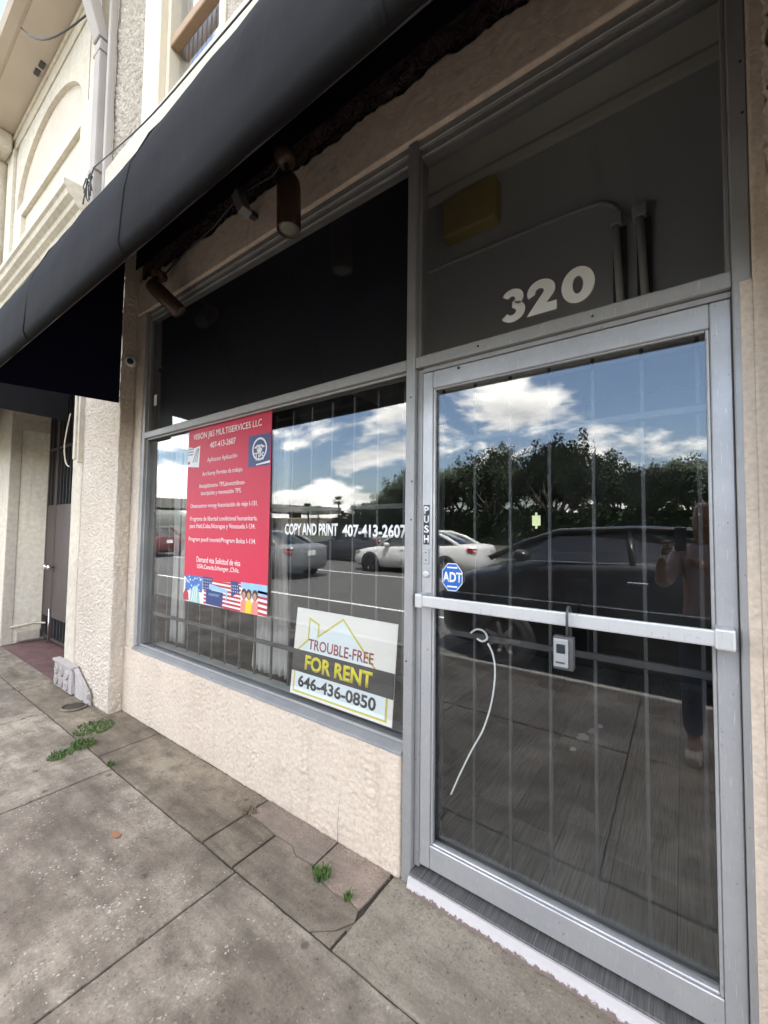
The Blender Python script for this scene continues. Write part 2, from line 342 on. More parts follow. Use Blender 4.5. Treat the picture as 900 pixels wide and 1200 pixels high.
def smooth_path(pts, n=6):
    pts = [Vector(p) for p in pts]; out = []
    for i in range(len(pts)-1):
        p0, p1, p2, p3 = pts[max(i-1, 0)], pts[i], pts[i+1], pts[min(i+2, len(pts)-1)]
        for k in range(n):
            t_ = k/n; out.append(.5*((2*p1)+(p2-p0)*t_+(2*p0-5*p1+4*p2-p3)*t_*t_+(3*p1-p0-3*p2+p3)*t_**3))
    return out+[pts[-1]]
def lathe(name, prof, mat, parent=None, n=24, M4=None, smooth=True):
    bm = bmesh.new(); rings = []
    for (r, z) in prof: rings.append([bm.verts.new((r*math.cos(2*math.pi*k/n), r*math.sin(2*math.pi*k/n), z)) for k in range(n)])
    for i in range(len(rings)-1):
        for k in range(n): bm.faces.new((rings[i][k], rings[i][(k+1) % n], rings[i+1][(k+1) % n], rings[i+1][k]))
    bm.faces.new(rings[0][::-1]); bm.faces.new(rings[-1])
    if M4 is not None: bmesh.ops.transform(bm, matrix=M4, verts=bm.verts)
    return bmo(name, bm, mat, parent, smooth)
def prism(name, poly, d0, d1, axis, mat, parent=None, bev=0.0):
    """polygon extruded along axis: 'z' poly=(x,y); 'y' poly=(x,z); 'x' poly=(y,z)"""
    def P(a, b_, d): return {'z': (a, b_, d), 'y': (a, d, b_), 'x': (d, a, b_)}[axis]
    bm = bmesh.new(); A = [bm.verts.new(P(a, b_, d0)) for a, b_ in poly]; B = [bm.verts.new(P(a, b_, d1)) for a, b_ in poly]
    bm.faces.new(A); bm.faces.new(B[::-1]); n = len(poly)
    for i in range(n): bm.faces.new((A[i], A[(i+1) % n], B[(i+1) % n], B[i]))
    bmesh.ops.recalc_face_normals(bm, faces=bm.faces)
    if bev: bmesh.ops.bevel(bm, geom=list(bm.edges), offset=bev, segments=1, affect='EDGES')
    return bmo(name, bm, mat, parent)
def fbm(x, y, z, s): return noise.noise((x*s, y*s, z*s))
def knock(x, y, z, s=30):
    h = fbm(x, y, z, s)+.5*fbm(x+9, y, z, s*2.1)
    return max(-.25, min(.55, h*1.5))
def dash(x, y, z, s=60):
    h = fbm(x*.75, y, z, s)+.6*fbm(x+9, y, z*1.2, s*1.9)+.35*fbm(x, y+5, z, s*.45)
    return max(-.35, min(.8, h*1.7))
def trowel(x, y, z, s=0):
    a = fbm(x, y, z, 5)*3; u = x*math.cos(a)+z*math.sin(a); w = -x*math.sin(a)+z*math.cos(a)
    r = 1-abs(fbm(u*.35, y+2, w*1.6, 16))*3.2
    return max(0, r)*max(0, .25+fbm(x+4, y, z, 7)*1.6)*.9+.35*fbm(x, y, z, 45)
def panel(name, x0, x1, z0, z1, yf, yb, res, amp, s, mat, parent, ragged=None, roundx1=0.0, fn=knock):
    """wall slab with a hand-worked (displaced) front; ragged(x)-> top height; axis 'x' makes a side face slab"""
    nx = max(2, int((x1-x0)/res)); nz = max(2, int((z1-z0)/res)); v = []; f = []
    for j in range(nz+1):
        for i in range(nx+1):
            x = x0+(x1-x0)*i/nx
            zt = ragged(x) if ragged else z1
            z = z0+(zt-z0)*j/nz
            edge = min(1, min(i, nx-i)/2.0)
            d = amp*fn(x, 0, z, s)*(.3+.7*edge)+amp*.8*fbm(x, 3, z, 3.0)
            y = yf-d
            if roundx1 and x1-x < roundx1: y += roundx1*(1-math.sqrt(max(0, 1-((roundx1-(x1-x))/roundx1)**2)))
            v.append((x, y, z))
    for j in range(nz):
        for i in range(nx):
            a = j*(nx+1)+i; f.append((a, a+1, a+nx+2, a+nx+1))
    n0 = len(v); per = [i for i in range(nx+1)]+[j*(nx+1)+nx for j in range(1, nz+1)]+[nz*(nx+1)+i for i in range(nx-1, -1, -1)]+[j*(nx+1) for j in range(nz-1, 0, -1)]
    for p in per: v.append((v[p][0], yb, v[p][2]))
    k = len(per)
    for i in range(k): f.append((per[i], n0+i, n0+(i+1) % k, per[(i+1) % k]))
    f.append(tuple(n0+i for i in range(k)))
    return mk(name, v, f, mat, parent, True)
def text_mesh(name, body, x0, x1, z0, z1, y, mat, parent=None, bold=0.0, depth=.0012, fitx=True, shear=0.0):
    cu = bpy.data.curves.new(name, 'FONT'); cu.body = body; cu.size = 1; cu.offset = bold; cu.resolution_u = 3; cu.align_x = 'LEFT'
    tmp = bpy.data.objects.new(name, cu); COL.objects.link(tmp)
    me = bpy.data.meshes.new_from_object(tmp.evaluated_get(bpy.context.evaluated_depsgraph_get()))
    bpy.data.objects.remove(tmp); bpy.data.curves.remove(cu)
    xs = [q.co.x for q in me.vertices]; ys = [q.co.y for q in me.vertices]
    sx_ = (x1-x0)/(max(xs)-min(xs)); sz_ = (z1-z0)/(max(ys)-min(ys))
    ax, ay = min(xs), min(ys)
    bm = bmesh.new(); bm.from_mesh(me); bpy.data.meshes.remove(me)
    for q in bm.verts: q.co = Vector((x0+(q.co.x-ax)*sx_+shear*(q.co.y-ay)*sz_, y, z0+(q.co.y-ay)*sz_))
    for fc in bm.faces:
        fc.normal_update()
    ex = bmesh.ops.extrude_face_region(bm, geom=list(bm.faces))
    for e in ex['geom']:
        if isinstance(e, bmesh.types.BMVert): e.co.y -= depth
    return bmo(name, bm, mat, parent)
def sheet(name, poly, y, mat, parent, th=.0006):
    return prism(name, poly, y-th, y, 'y', mat, parent)
def rect(x0, x1, z0, z1): return [(x0, z0), (x1, z0), (x1, z1), (x0, z1)]

# ================================================================== GROUND
def structure(o): o['kind'] = 'structure'; return o
structure(mk('ground', [(-900, -900, -.135), (900, -900, -.135), (900, 900, -.135), (-900, 900, -.135)], [(0, 1, 2, 3)], 'grassland'))
structure(mk('road', [(-300, -16, -.125), (300, -16, -.125), (300, -2.6, -.125), (-300, -2.6, -.125)], [(0, 1, 2, 3)], 'asphalt'))
sw = structure(box('sidewalk', -60, 60, -2.7, .02, -.3, -.011, 'joint'))
def slab(x0, x1, y0, y1, mat, z=0.0, g=.0042):
    bm = bmesh.new(); addbox(bm, x0+g, x1-g, y0+g, y1-g, -.06, 0, .006, 2)
    bmesh.ops.subdivide_edges(bm, edges=[e for e in bm.edges if e.calc_length() > .25], cuts=24)
    for q in bm.verts:
        if q.co.z > -.02:
            q.co.x += .004*fbm(q.co.x, q.co.y, 0, 9)+.003*fbm(q.co.x, q.co.y, 3, 31); q.co.y += .004*fbm(q.co.x, q.co.y, 7, 9)+.003*fbm(q.co.x, q.co.y, 9, 31)
    bmesh.ops.rotate(bm, cent=((x0+x1)/2, (y0+y1)/2, 0), matrix=Matrix.Rotation(random.uniform(-.002, .002), 3, 'X') @ Matrix.Rotation(random.uniform(-.0015, .0015), 3, 'Y'), verts=bm.verts)
    bmesh.ops.translate(bm, vec=(0, 0, z+random.uniform(-.003, .002)), verts=bm.verts)
    return bmo('slab', bm, mat, sw)
xs = [-.65+1.29*k for k in range(-7, 5)]
for a, c in zip(xs[:-1], xs[1:]):
    slab(a, c, -1.6, -.395, 'slab'); slab(a, c, -2.7, -1.6, 'slab')
for a, c, mt in ((-9.68, -5.81, 'slab_in'), (-5.81, -3.95, 'slab_in'), (-3.95, -2.16, 'slab_in'), (-2.16, -.93, 'slab_in'), (-.085, 1.4, 'slab_pale'), (1.4, 2.7, 'slab_pale'), (2.7, 4.5, 'slab_pale')):
    slab(a, c, -.395, .05 if a > -.1 else .0, mt)
# broken strip in front of the low wall: cracked pieces
def piece(poly, mat, z=0.0): prism('slab_piece', poly, -.06, z, 'z', mat, sw, .0015)
crk = [(-.93, -.141), (-.862, -.133), (-.72, -.147), (-.57, -.145), (-.508, -.177), (-.416, -.169), (-.34, -.20), (-.24, -.218), (-.171, -.203), (-.105, -.215)]
e = .0016
piece([(-.922, -.388), (-.692, -.388), (-.692, -.153)]+[(x, y-e) for x, y in crk[2:0:-1]]+[(-.922, -.146)], 'slab_in', -.002)
piece([(-.680, -.388), (-.20, -.388), (-.13, -.335), (-.085, -.262)]+[(x, y-e) for x, y in crk[:2:-1]]+[(-.680, -.152)], 'slab_grey', -.004)
piece([(-.922, .0), (-.922, -.137)]+[(x, y+e) for x, y in crk[1:6]]+[(-.405, -.160), (-.412, .0)], 'slab_pink', -.001)
piece([(-.402, .0), (-.396, -.168)]+[(x, y+e) for x, y in crk[6:]]+[(-.098, -.15), (-.098, .0)], 'slab_pink', 0)
piece([(-.190, -.388), (-.095, -.388), (-.093, -.30), (-.121, -.33)], 'slab_grey', -.006)
piece([(-.070, -.33), (-.0745, -.26), (-.082, -.26), (-.118, -.325), (-.088, -.30)], 'slab_in', -.007)
structure(box('kerb', -60, 60, -2.86, -2.708, -.3, -.004, 'kerb', None, .015, 2))
structure(box('far_kerb', -120, 120, -15.6, -15.4, -.3, .0, 'kerb', None, .015, 2))
for k, (yy, w) in enumerate(((-5.0, .1), (-9.25, .12))):
    structure(mk('lane_marking', [(-120, yy-w/2, -.121), (60, yy-w/2, -.121), (60, yy+w/2, -.121), (-120, yy+w/2, -.121)], [(0, 1, 2, 3)], 'white_paint'))

# ================================================================== STOREFRONT BUILDING
B = empty('storefront_building', (0, 0, 0), 'peach stuccoed shop building with glazed storefront behind the charcoal awning', 'building')
panel('low_wall', -2.81, -.050, 0, .521, -.004, .10,   .0075, .0072, 24, 'stucco', B, None, .022, trowel)
panel('pilaster', -3.56, -2.80, 0, 2.75, -.105, .10, .0075, .0075, 62, 'stucco_rough', B, None, 0, dash)
panel('pilaster', -3.56, -2.80, 2.751, 4.62, -.105, .10, .02, .0075, 62, 'stucco_rough', B, None, 0, dash)
# pilaster return (faces right) as a worked slab
bmv = []; bmf = []
ny, nz = 14, 600
for j in range(nz+1):
    for i in range(ny+1):
        y = -.1035+.105*i/ny; z = 4.6*j/nz
        ed = min(1, min(i, ny-i)/2.0)
        bmv.append((-2.796+.0065*dash(5, y, z, 58)*ed+.004*ed, y, z))
for j in range(nz):
    for i in range(ny):
        a = j*(ny+1)+i; bmf.append((a, a+1, a+ny+2, a+ny+1))
n0 = len(bmv)
bmv += [(-2.803, -.1035, 0), (-2.803, .0015, 0), (-2.803, .0015, 4.6), (-2.803, -.1035, 4.6)]
bmf.append((n0, n0+3, n0+2, n0+1))
mk('pilaster_return', bmv, bmf, 'stucco_rough', B, True)
panel('jamb_strip', -2.794, -2.648, .524, 3.30, .0, .10, .009, .005, 55, 'stucco_rough', B, None, 0, dash)
def rag(x): return 3.585+.035*fbm(x, 1, 0, 5)+.022*fbm(x, 2, 0, 17)+.012*fbm(x, 4, 0, 47)
panel('header', -2.794, 1.135, 3.304, 3.585, -.004, .10, .012, .0025, 9, 'stucco_head', B, rag)
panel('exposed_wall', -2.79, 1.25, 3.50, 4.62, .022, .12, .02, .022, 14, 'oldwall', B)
panel('right_jamb', 1.1335, 1.175, 0, 3.30, -.002, .10, .010, .003, 24, 'stucco', B)
box('right_shade_wall', 2.6, 11.0, -.06, .30, 0, 3.99, 'stucco', B)  # unseen run of wall, added so the shade covers the sidewalk
box('upper_wall', 2.6, 11.0, -.09, .12, 4.0, 7.05, 'stucco_upper', B)  # unseen upper run, added to block the sun from the right
panel('right_pilaster', 1.175, 2.6, 0, 4.62, -.075, .10, .014, .012, 40, 'stucco_rough', B)
bmv = []; bmf = []
for j in range(331):
    for i in range(9):
        y = -.074+.0745*i/8; z = 4.6*j/330
        bmv.append((1.1745-.010*dash(8, y, z, 45)-.003, y, z))
for j in range(330):
    for i in range(8):
        a = j*9+i; bmf.append((a, a+9, a+10, a+1))
n0 = len(bmv); bmv += [(1.178, -.074, 0), (1.178, .0005, 0), (1.178, .0005, 4.6), (1.178, -.074, 4.6)]; bmf.append((n0, n0+1, n0+2, n0+3))
mk('right_pilaster_return', bmv, bmf, 'stucco_rough', B, True)
# upper storey
panel('upper_wall', -3.22, -2.64, 4.625, 7.05, -.098, .12, .012, .014, 45, 'stucco_dash', B, None, 0, dash)
panel('upper_wall', -1.43, 2.6, 4.625, 7.05, -.098, .12, .018, .014, 45, 'stucco_dash', B, None, 0, dash)
box('upper_wall', -2.64, -1.43, -.096, .12, 6.45, 7.05, 'stucco_upper', B)
box('wall_core', -3.8, 11.0, .125, .30, 4.0, 7.05, 'stucco_upper', B)
box('sill_band', -3.22, 2.6, -.165, .11, 4.50, 4.70, 'stucco_upper', B, .012, 2)
prism('roof', [(-.53, 7.315), (9, 7.9), (9, 7.5), (-.1, 7.10), (-.50, 7.07)], -9.5, 11.0, 'x', 'soffit', B)  # rear depth and right run are out of view, shaped to block the sun
box('rear_shade_wall', -9.5, 11.0, 8.8, 9.0, -.1, 7.6, 'stucco_smooth', B)  # unseen, added with the roof as a volume that blocks the sun
box('side_shade_wall', 10.8, 11.0, .305, 8.8, -.1, 7.5, 'stucco_smooth', B)  # unseen end wall, added with the longer roof to keep sun out
# upper window
win = box('window', -2.30, -1.50, .02, .028, 4.73, 6.40, 'upglass', B)
box('casing', -2.62, -2.34, -.112, .11, 4.70, 6.45, 'casing', B, .006)
box('casing', -2.338, -2.285, -.06, .11, 4.70, 6.45, 'casing', win, .004)
box('casing', -1.50, -1.43, -.112, .11, 4.70, 6.45, 'casing', B, .006)
box('meeting_rail', -2.284, -1.505, -.055, .015, 5.33, 5.41, 'wood', win, .006)
box('bottom_rail', -2.284, -1.505, -.02, .045, 4.70, 4.76, 'casing', win, .006)
bm = bmesh.new()
for k in range(24):
    x = -2.28+k*.033; addbox(bm, x, x+.028, .07+.012*(k % 2), .074+.012*(k % 2), 4.76, 6.4)
bmo('blind', bm, 'flagwhite', win)

# ---- storefront frame
FR = empty('storefront_window', (0, 0, 0), 'worn grey aluminium storefront window with wide display pane and transom', 'window')
box('mullion', -.046, 0, 0, .11, .0, 3.298, 'alu', FR, .003)
box('door_stop', .001, .028, .026, .11, .072, 2.226, 'alu', FR, .002)
box('jamb', -2.645, -2.602, .004, .11, .556, 3.298, 'alu', FR, .003)
box('jamb', 1.089, 1.131, 0, .11, .0, 3.298, 'alu', FR, .003)
box('painted_edge', 1.1055, 1.134, -.0035, .003, .0, 2.235, 'stucco', FR, .002)
for x0, x1 in ((-2.601, -.047), (.001, 1.088)):
    box('head_rail', x0, x1, .012, .11, 3.262, 3.300, 'alu', FR, .003)
    box('head_rail', x0, x1, .030, .11, 3.236, 3.261, 'alu', FR, .002)
    box('transom_bar', x0, x1, .002, .11, 2.229, 2.277, 'alu', FR, .003)
box('door_head', .029, 1.088, .026, .11, 2.208, 2.228, 'alu', FR, .002)
prism('sill', [(-.012, .522), (.11, .522), (.11, .556), (.03, .556), (-.006, .534)], -2.655, -.047, 'x', 'alu_sill', FR, .0015)
for (x0, x1, z0, z1) in ((-2.602, -.046, .556, 2.229), (-2.602, -.046, 2.277, 3.236), (0, 1.089, 2.277, 3.236)):
    w = .012
    for nm, a, c, p, q in (('bead', x0, x0+w, z0, z1), ('bead', x1-w, x1, z0, z1), ('bead', x0+w, x1-w, z0, z0+w), ('bead', x0+w, x1-w, z1-w, z1)):
        box(nm, a, c, .024, .038, p, q, 'alu', FR, .002)
TAU = R(.45)
def pane(name, x0, x1, z0, z1, y, parent):
    tt = math.tan(TAU); zm = (z0+z1)/2
    P = lambda x, z, dy: (x, y+dy-(z-zm)*tt, z)
    v = [P(x0, z0, 0), P(x1, z0, 0), P(x1, z1, 0), P(x0, z1, 0), P(x0, z0, .006), P(x1, z0, .006), P(x1, z1, .006), P(x0, z1, .006)]
    return mk(name, v, [(0, 1, 5, 4), (3, 2, 1, 0), (4, 5, 6, 7), (1, 2, 6, 5), (2, 3, 7, 6), (3, 0, 4, 7)], 'glass', parent)
pane('pane', -2.600, -.048, .557, 2.228, .055, FR)
pane('pane', -2.600, -.048, 2.278, 3.26, .050, FR)
pane('pane', .002, 1.087, 2.278, 3.26, .050, FR)
for (x, z) in ((-.010, 1.72), (-.012, 1.55), (-.02, 2.1), (.3, 2.252), (-.03, .93), (-1.5, .54), (.72, 2.25), (1.12, 2.9), (1.122, 2.74)):
    lathe('screw', [(.004, 0), (.004, .002), (.002, .003)], 'alu_dark', FR, 8, Matrix.Translation((x, .0005 if abs(z-.54) > .01 else -.011, z)) @ Matrix.Rotation(R(90), 4, 'X'))

# ---- door
D = empty('glass_door', (.03, .02, .09), 'aluminium framed full glass shop door with a white push bar', 'door')
def dp(o): return keep(o, D)
dp(box('stile', .032, .081, .02, .07, .092, 2.203, 'alu_door', None, .003))
dp(box('stile', 1.036, 1.087, .02, .07, .092, 2.203, 'alu_door', None, .003))
dp(box('top_rail', .0815, 1.0355, .021, .07, 2.127, 2.203, 'alu_door', None, .003))
dp(box('bottom_rail', .0815, 1.0355, .021, .07, .092, .186, 'alu_door', None, .003))
for a, c, p, q in ((.081, .0915, .186, 2.127), (1.0255, 1.036, .186, 2.127), (.0915, 1.0255, .186, .1965), (.0915, 1.0255, 2.119, 2.127)):
    dp(box('bead', a, c, .026, .044, p, q, 'alu_door', None, .003))
dp(pane('pane', .083, 1.034, .187, 2.126, .050, None))
pb = dp(box('push_bar', .058, 1.062, -.05, -.034, 1.186, 1.232, 'alu_bar', None, .005, 2))
for a, c in ((.044, .078), (1.028, 1.074)):
    o = box('bracket', a, c, -.055, .0205, 1.180, 1.238, 'alu_bar', None, .006, 2); keep(o, D)
PU = .0435
for ch, z in zip('PUSH', (1.575, 1.535, 1.492, 1.449)):
    dp(text_mesh('push_letter', ch, PU, PU+.024, z, z+.034, .0195, 'vinyl', None, .03, .0006))
dp(box('letter_backing', PU-.003, PU+.027, .0192, .0202, 1.442, 1.614, 'alu_dark', None))
lk = dp(lathe('lock_cylinder', [(.016, 0), (.016, .006), (.012, .009), (.004, .009)], 'alu_bar', None, 20, Matrix.Translation((.056, .0205, 1.315)) @ Matrix.Rotation(R(90), 4, 'X')))
bm = bmesh.new(); addbox(bm, -.014, .014, -.0025, 0, -.032, .032, .002); bmesh.ops.translate(bm, vec=(.055, .0195, 1.39), verts=bm.verts)
dp(bmo('cover_plate', bm, 'alu_door'))
for z in (1.375, 1.408): dp(lathe('screw', [(.003, 0), (.003, .002)], 'alu_dark', None, 8, Matrix.Translation((.055, .017, z)) @ Matrix.Rotation(R(90), 4, 'X')))
dp(lathe('screw', [(.006, 0), (.006, .003), (.003, .004)], 'alu_dark', None, 10, Matrix.Translation((.205, .0205, 2.19)) @ Matrix.Rotation(R(90), 4, 'X')))
# threshold
TH = empty('door_threshold', (0, 0, 0), 'white painted concrete threshold with dark ribbed top below the glass door', 'threshold')
v = []; f = []
n = 260
for i in range(n+1):
    x = -.001+1.092*i/n; j = .005*fbm(x, 0, 0, 6)+.0025*fbm(x, 0, 2, 23)+.0015*fbm(x, 0, 4, 90)
    v += [(x, -.030+j, 0), (x, -.020+j*.6, .024+j*.6), (x, -.014, .046), (x, .12, .048), (x, .12, 0)]
for i in range(n):
    for k in range(4): a = i*5+k; f.append((a, a+5, a+6, a+1))
f += [(0, 1, 2, 3, 4), tuple(n*5+k for k in (4, 3, 2, 1, 0))]
m2, t2, b2 = newmat('flaking_white_paint'); g2 = N(t2, 'ShaderNodeNewGeometry')
nn = N(t2, 'ShaderNodeTexNoise', Scale=45.0, Detail=9.0, Roughness=.7); L(t2, g2, 'Position', nn, 'Vector')
sz2 = N(t2, 'ShaderNodeSeparateXYZ'); L(t2, g2, 'Position', sz2, 0)
fl = M(t2, 'SUBTRACT', M(t2, 'ADD', nn.outputs['Fac'], M(t2, 'MULTIPLY', sz2.outputs[2], 16.0)), .40)
bc = mixc(t2, ramp(t2, nn, 'Fac', [(.3, 0.0), (.31, 0.0)]).outputs[0], (.60, .56, .55), (.6, .56, .55))
bc = mixc(t2, M(t2, 'MULTIPLY', M(t2, 'SUBTRACT', .34, fl), 12.0, True), bc, (.20, .145, .125))
t2.links.new(bc, b2.inputs['Base Color']); b2.inputs['Roughness'].default_value = .8
bpp = N(t2, 'ShaderNodeBump', Strength=.6, Distance=.006); L(t2, nn, 'Fac', bpp, 'Height'); L(t2, bpp, 0, b2, 'Normal')
mk('step', v, f, m2, TH)
box('rib_plate', .0, 1.088, -.009, .118, .048, .057, 'plank', TH, .002)

# ================================================================== INTERIOR
IN = structure(box('interior_floor', -3.4, 2.4, .125, 6.0, -.05, .045, 'joint'))
k = 0
for i in range(-9, 8):
    off = random.uniform(-.6, 0); y = .13+off
    while y < 3.4:
        y1 = min(y+.92, 3.5); ya = max(y, .13)
        if y1 > ya+.05: box('plank', i*.23+.002, (i+1)*.23-.002, ya+.002, y1-.002, .03, .052+random.uniform(-.0008, .0008), 'plank', IN)
        y += .92
structure(box('interior_back_wall', -3.4, 2.4, 5.9, 6.0, .0, 4.4, 'inwall_shade'))
structure(box('interior_left_wall', -3.4, -3.3, .13, 5.9, .0, 4.4, 'inwall_shade'))
structure(box('interior_right_wall', 1.30, 1.40, .13, 5.9, .0, 4.4, 'inwall_shade'))
structure(box('interior_ceiling', -3.4, 2.4, .13, 6.0, 3.68, 3.8, 'inceil'))
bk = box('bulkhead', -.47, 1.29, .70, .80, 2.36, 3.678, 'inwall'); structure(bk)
box('ceiling_trim', -.47, 1.29, .672, .699, 3.585, 3.64, 'inceil', bk, .004)
# objects on the bulkhead, seen through the transom
tag(box('alarm_box', -.19, .145, .60, .699, 3.265, 3.51, 'box_yellow', None, .02, 3), 'yellowed plastic alarm box high behind the transom glass', 'alarm box')
cp = [(-.45, .685, 3.155), (.2, .685, 3.157), (.58, .685, 3.155), (.68, .685, 3.130), (.73, .685, 3.07), (.74, .685, 3.0)]
tag(tube('conduit', smooth_path(cp), .011, 'inwall'), 'thin bent grey conduit running to the tube lamp behind the transom', 'conduit')
tl = empty('tube_lamp', (.58, .66, 2.9), 'unlit twin tube lamp mounted upright behind the transom glass', 'lamp')
for x in (.710, .810):
    keep(box('holder', x-.02, x+.04, .64, .70, 2.985, 3.045, 'inwall', None, .006), tl)
    keep(tube('tube', [(x+.01, .665, 2.99), (x+.035, .665, 2.42)], .017, 'inceil', None, 10), tl)
    keep(box('reflector', x-.005, x+.055, .682, .699, 2.42, 2.985, 'inwall_shade', None), tl)
# added black sheet standing in for the dark behind the upper display pane
tag(box('dark_pane_sheet', -2.60, -.05, .088, .100, 2.29, 3.24, 'black'), 'added black sheet standing in for the dark behind the upper display window', 'board')
# display ledge, curtains
LD = structure(box('display_ledge', -2.60, -.05, .130, .21, .0, .548, 'ledge', None, .004))
def curtain(name, xc0, xc1, zb, zt, y, label, folds=7, pinch=.55):
    nx, nz = folds*8, 26; v = []; f = []
    for j in range(nz+1):
        tz = j/nz; wsc = 1-(1-pinch)*(math.sin(math.pi*min(1, tz*1.0))**2)*.5-tz*(1-pinch)*.5
        for i in range(nx+1):
            s = i/nx-.5; xm = (xc0+xc1)/2
            v.append((xm+s*(xc1-xc0)*wsc+.01*math.sin(tz*5), y+.028*math.sin(i/8*2*math.pi+tz*1.3)*(.7+.3*math.sin(i*1.7)), zb+(zt-zb)*tz+.01*math.sin(i*.7)*(1-tz)))
    for j in range(nz):
        for i in range(nx): a = j*(nx+1)+i; f.append((a, a+1, a+nx+2, a+nx+1))
    o = mk(name, v, f, 'curtain', None, True); o.modifiers.new('thick', 'SOLIDIFY').thickness = .002
    return tag(o, label, 'curtain', None)
curtain('sheer_curtain', -1.46, -1.08, .553, 2.15, .26, 'grey sheer curtain gathered behind the right edge of the red poster')
curtain('sheer_curtain', -2.60, -2.36, .553, 2.15, .27, 'narrow grey sheer curtain hanging beside the left window jamb', 5)

# security grilles
G1 = empty('window_security_grille', (-1.3, .12, .58), 'grey steel security bars behind the display window', 'security bars')
for k in range(16):
    x = -2.52+k*.1595
    keep(box('bar', x-.0055, x+.0055, .115, .126, .585, 2.21, 'bars', None), G1)
for z in (.805, 1.62):
    keep(box('crossbar', -2.60, -.05, .100, .1135, z-.013, z+.013, 'bars', None, .002), G1)
G2 = empty('door_security_grille', (.55, .12, .2), 'grey steel security bars fixed behind the glass door', 'security bars')
for k in range(7):
    x = .083+k*.154
    keep(box('bar', x-.0055, x+.0055, .115, .126, .10, 2.16, 'bars', None), G2)
for z in (1.062, 1.905, .16):
    keep(box('crossbar', .03, 1.085, .100, .1135, z-.012, z+.012, 'bars', None, .002), G2)

# ================================================================== SIGNS AND LETTERING
# red poster (inside the glass)
PO = empty('red_poster', (-1.51, .047, .98), 'tall red services poster with flag pictures along its bottom edge', 'poster')
PY = .0455
def pp(o): return keep(o, PO)
pp(box('paper', -1.985, -1.040, PY, PY+.0012, .978, 2.226, 'red', None))
def ptxt(s, u0, u1, z0, z1, bold=.0):
    X = lambda u: -1.985+.945*u
    pp(text_mesh('text_line', s, X(u0), X(u1), z0, z1, PY-.0003, 'vinyl', None, bold, .0004))
ptxt('VISION J&S MULTISERVICES LLC', 0.07, 0.9, 2.126, 2.182, 0.0)
ptxt('407-413-2607', 0.3, 0.62, 2.058, 2.100, 0.012)
ptxt('Apl\u00edcacon Aplicaci\u00f3n', 0.27, 0.64, 1.955, 1.995, 0.004)
ptxt('Act fourvy Permiso de trabajo.', 0.21, 0.71, 1.860, 1.900, 0.004)
ptxt('Autoplzimomo TPS,\u00e1nonctribnos-', 0.17, 0.74, 1.775, 1.815, 0.004)
ptxt('inscripci\u00f3n y renovaci\u00f3n TPS.', 0.2, 0.7, 1.723, 1.763, 0.004)
ptxt('Onetousomo vrouyg Autorizaci\u00f3n de viaje I-131.', 0.06, 0.88, 1.635, 1.675, 0.004)
ptxt('Programa de libertad condicional humanitaria.', 0.06, 0.88, 1.543, 1.583, 0.004)
ptxt('para Hait\u00ed,Cuba,Nicaragua y Venezuela I-134.', 0.06, 0.86, 1.492, 1.532, 0.004)
ptxt('Program pued\u00ed imanit\u00e9/Program Bolca I-134.', 0.05, 0.87, 1.398, 1.438, 0.004)
ptxt('Demand visa Solicitud de visa', 0.17, 0.71, 1.262, 1.302, 0.004)
ptxt('USA,Canada,Schengen ,Chile.', 0.18, 0.7, 1.210, 1.250, 0.004)
def psh(nm, poly, mat, lay=1): pp(sheet(nm, poly, PY-.0002-.0003*lay, mat, None, .0002))
# document picture, agency badge
psh('document_picture', [(-1.985, 1.950), (-1.835, 1.935), (-1.825, 2.090), (-1.90, 2.080), (-1.985, 2.095)], 'flagwhite')
for i in range(4):
    for j in range(3): psh('document_star', rect(-1.978+.018*i, -1.968+.018*i, 2.030+.02*j, 2.042+.02*j), 'navy', 2)
for i in range(3): psh('document_line', [(-1.92+.025*i, 1.975), (-1.912+.025*i, 1.975), (-1.862+.012*i, 2.073), (-1.870+.012*i, 2.073)], 'navy', 2)
psh('document_line', rect(-1.985, -1.955, 1.967, 1.985), 'flagred', 2)
psh('badge', rect(-1.262, -1.046, 1.888, 2.085), 'navy')
cxz = (-1.150, 1.995)
circ = lambda r, n=28: [(cxz[0]+r*math.cos(2*math.pi*i/n), cxz[1]+r*math.sin(2*math.pi*i/n)) for i in range(n)]
psh('badge_ring', circ(.072), 'flagwhite', 2); psh('badge_disc', circ(.060), 'navy', 3); psh('badge_seal', circ(.026), 'flagwhite', 4)
psh('badge_wing', [(-1.205, 2.005), (-1.165, 2.025), (-1.16, 1.995)], 'flagwhite', 4); psh('badge_wing', [(-1.095, 2.005), (-1.135, 2.025), (-1.14, 1.995)], 'flagwhite', 4)
pp(text_mesh('badge_text', 'TPS', -1.198, -1.102, 1.925, 1.975, PY-.0018, 'flagwhite', None, .03, .0003))
psh('badge_stripe', [(-1.18, 1.902), (-1.046, 1.916), (-1.046, 1.902), (-1.18, 1.895)], 'flagwhite', 2)
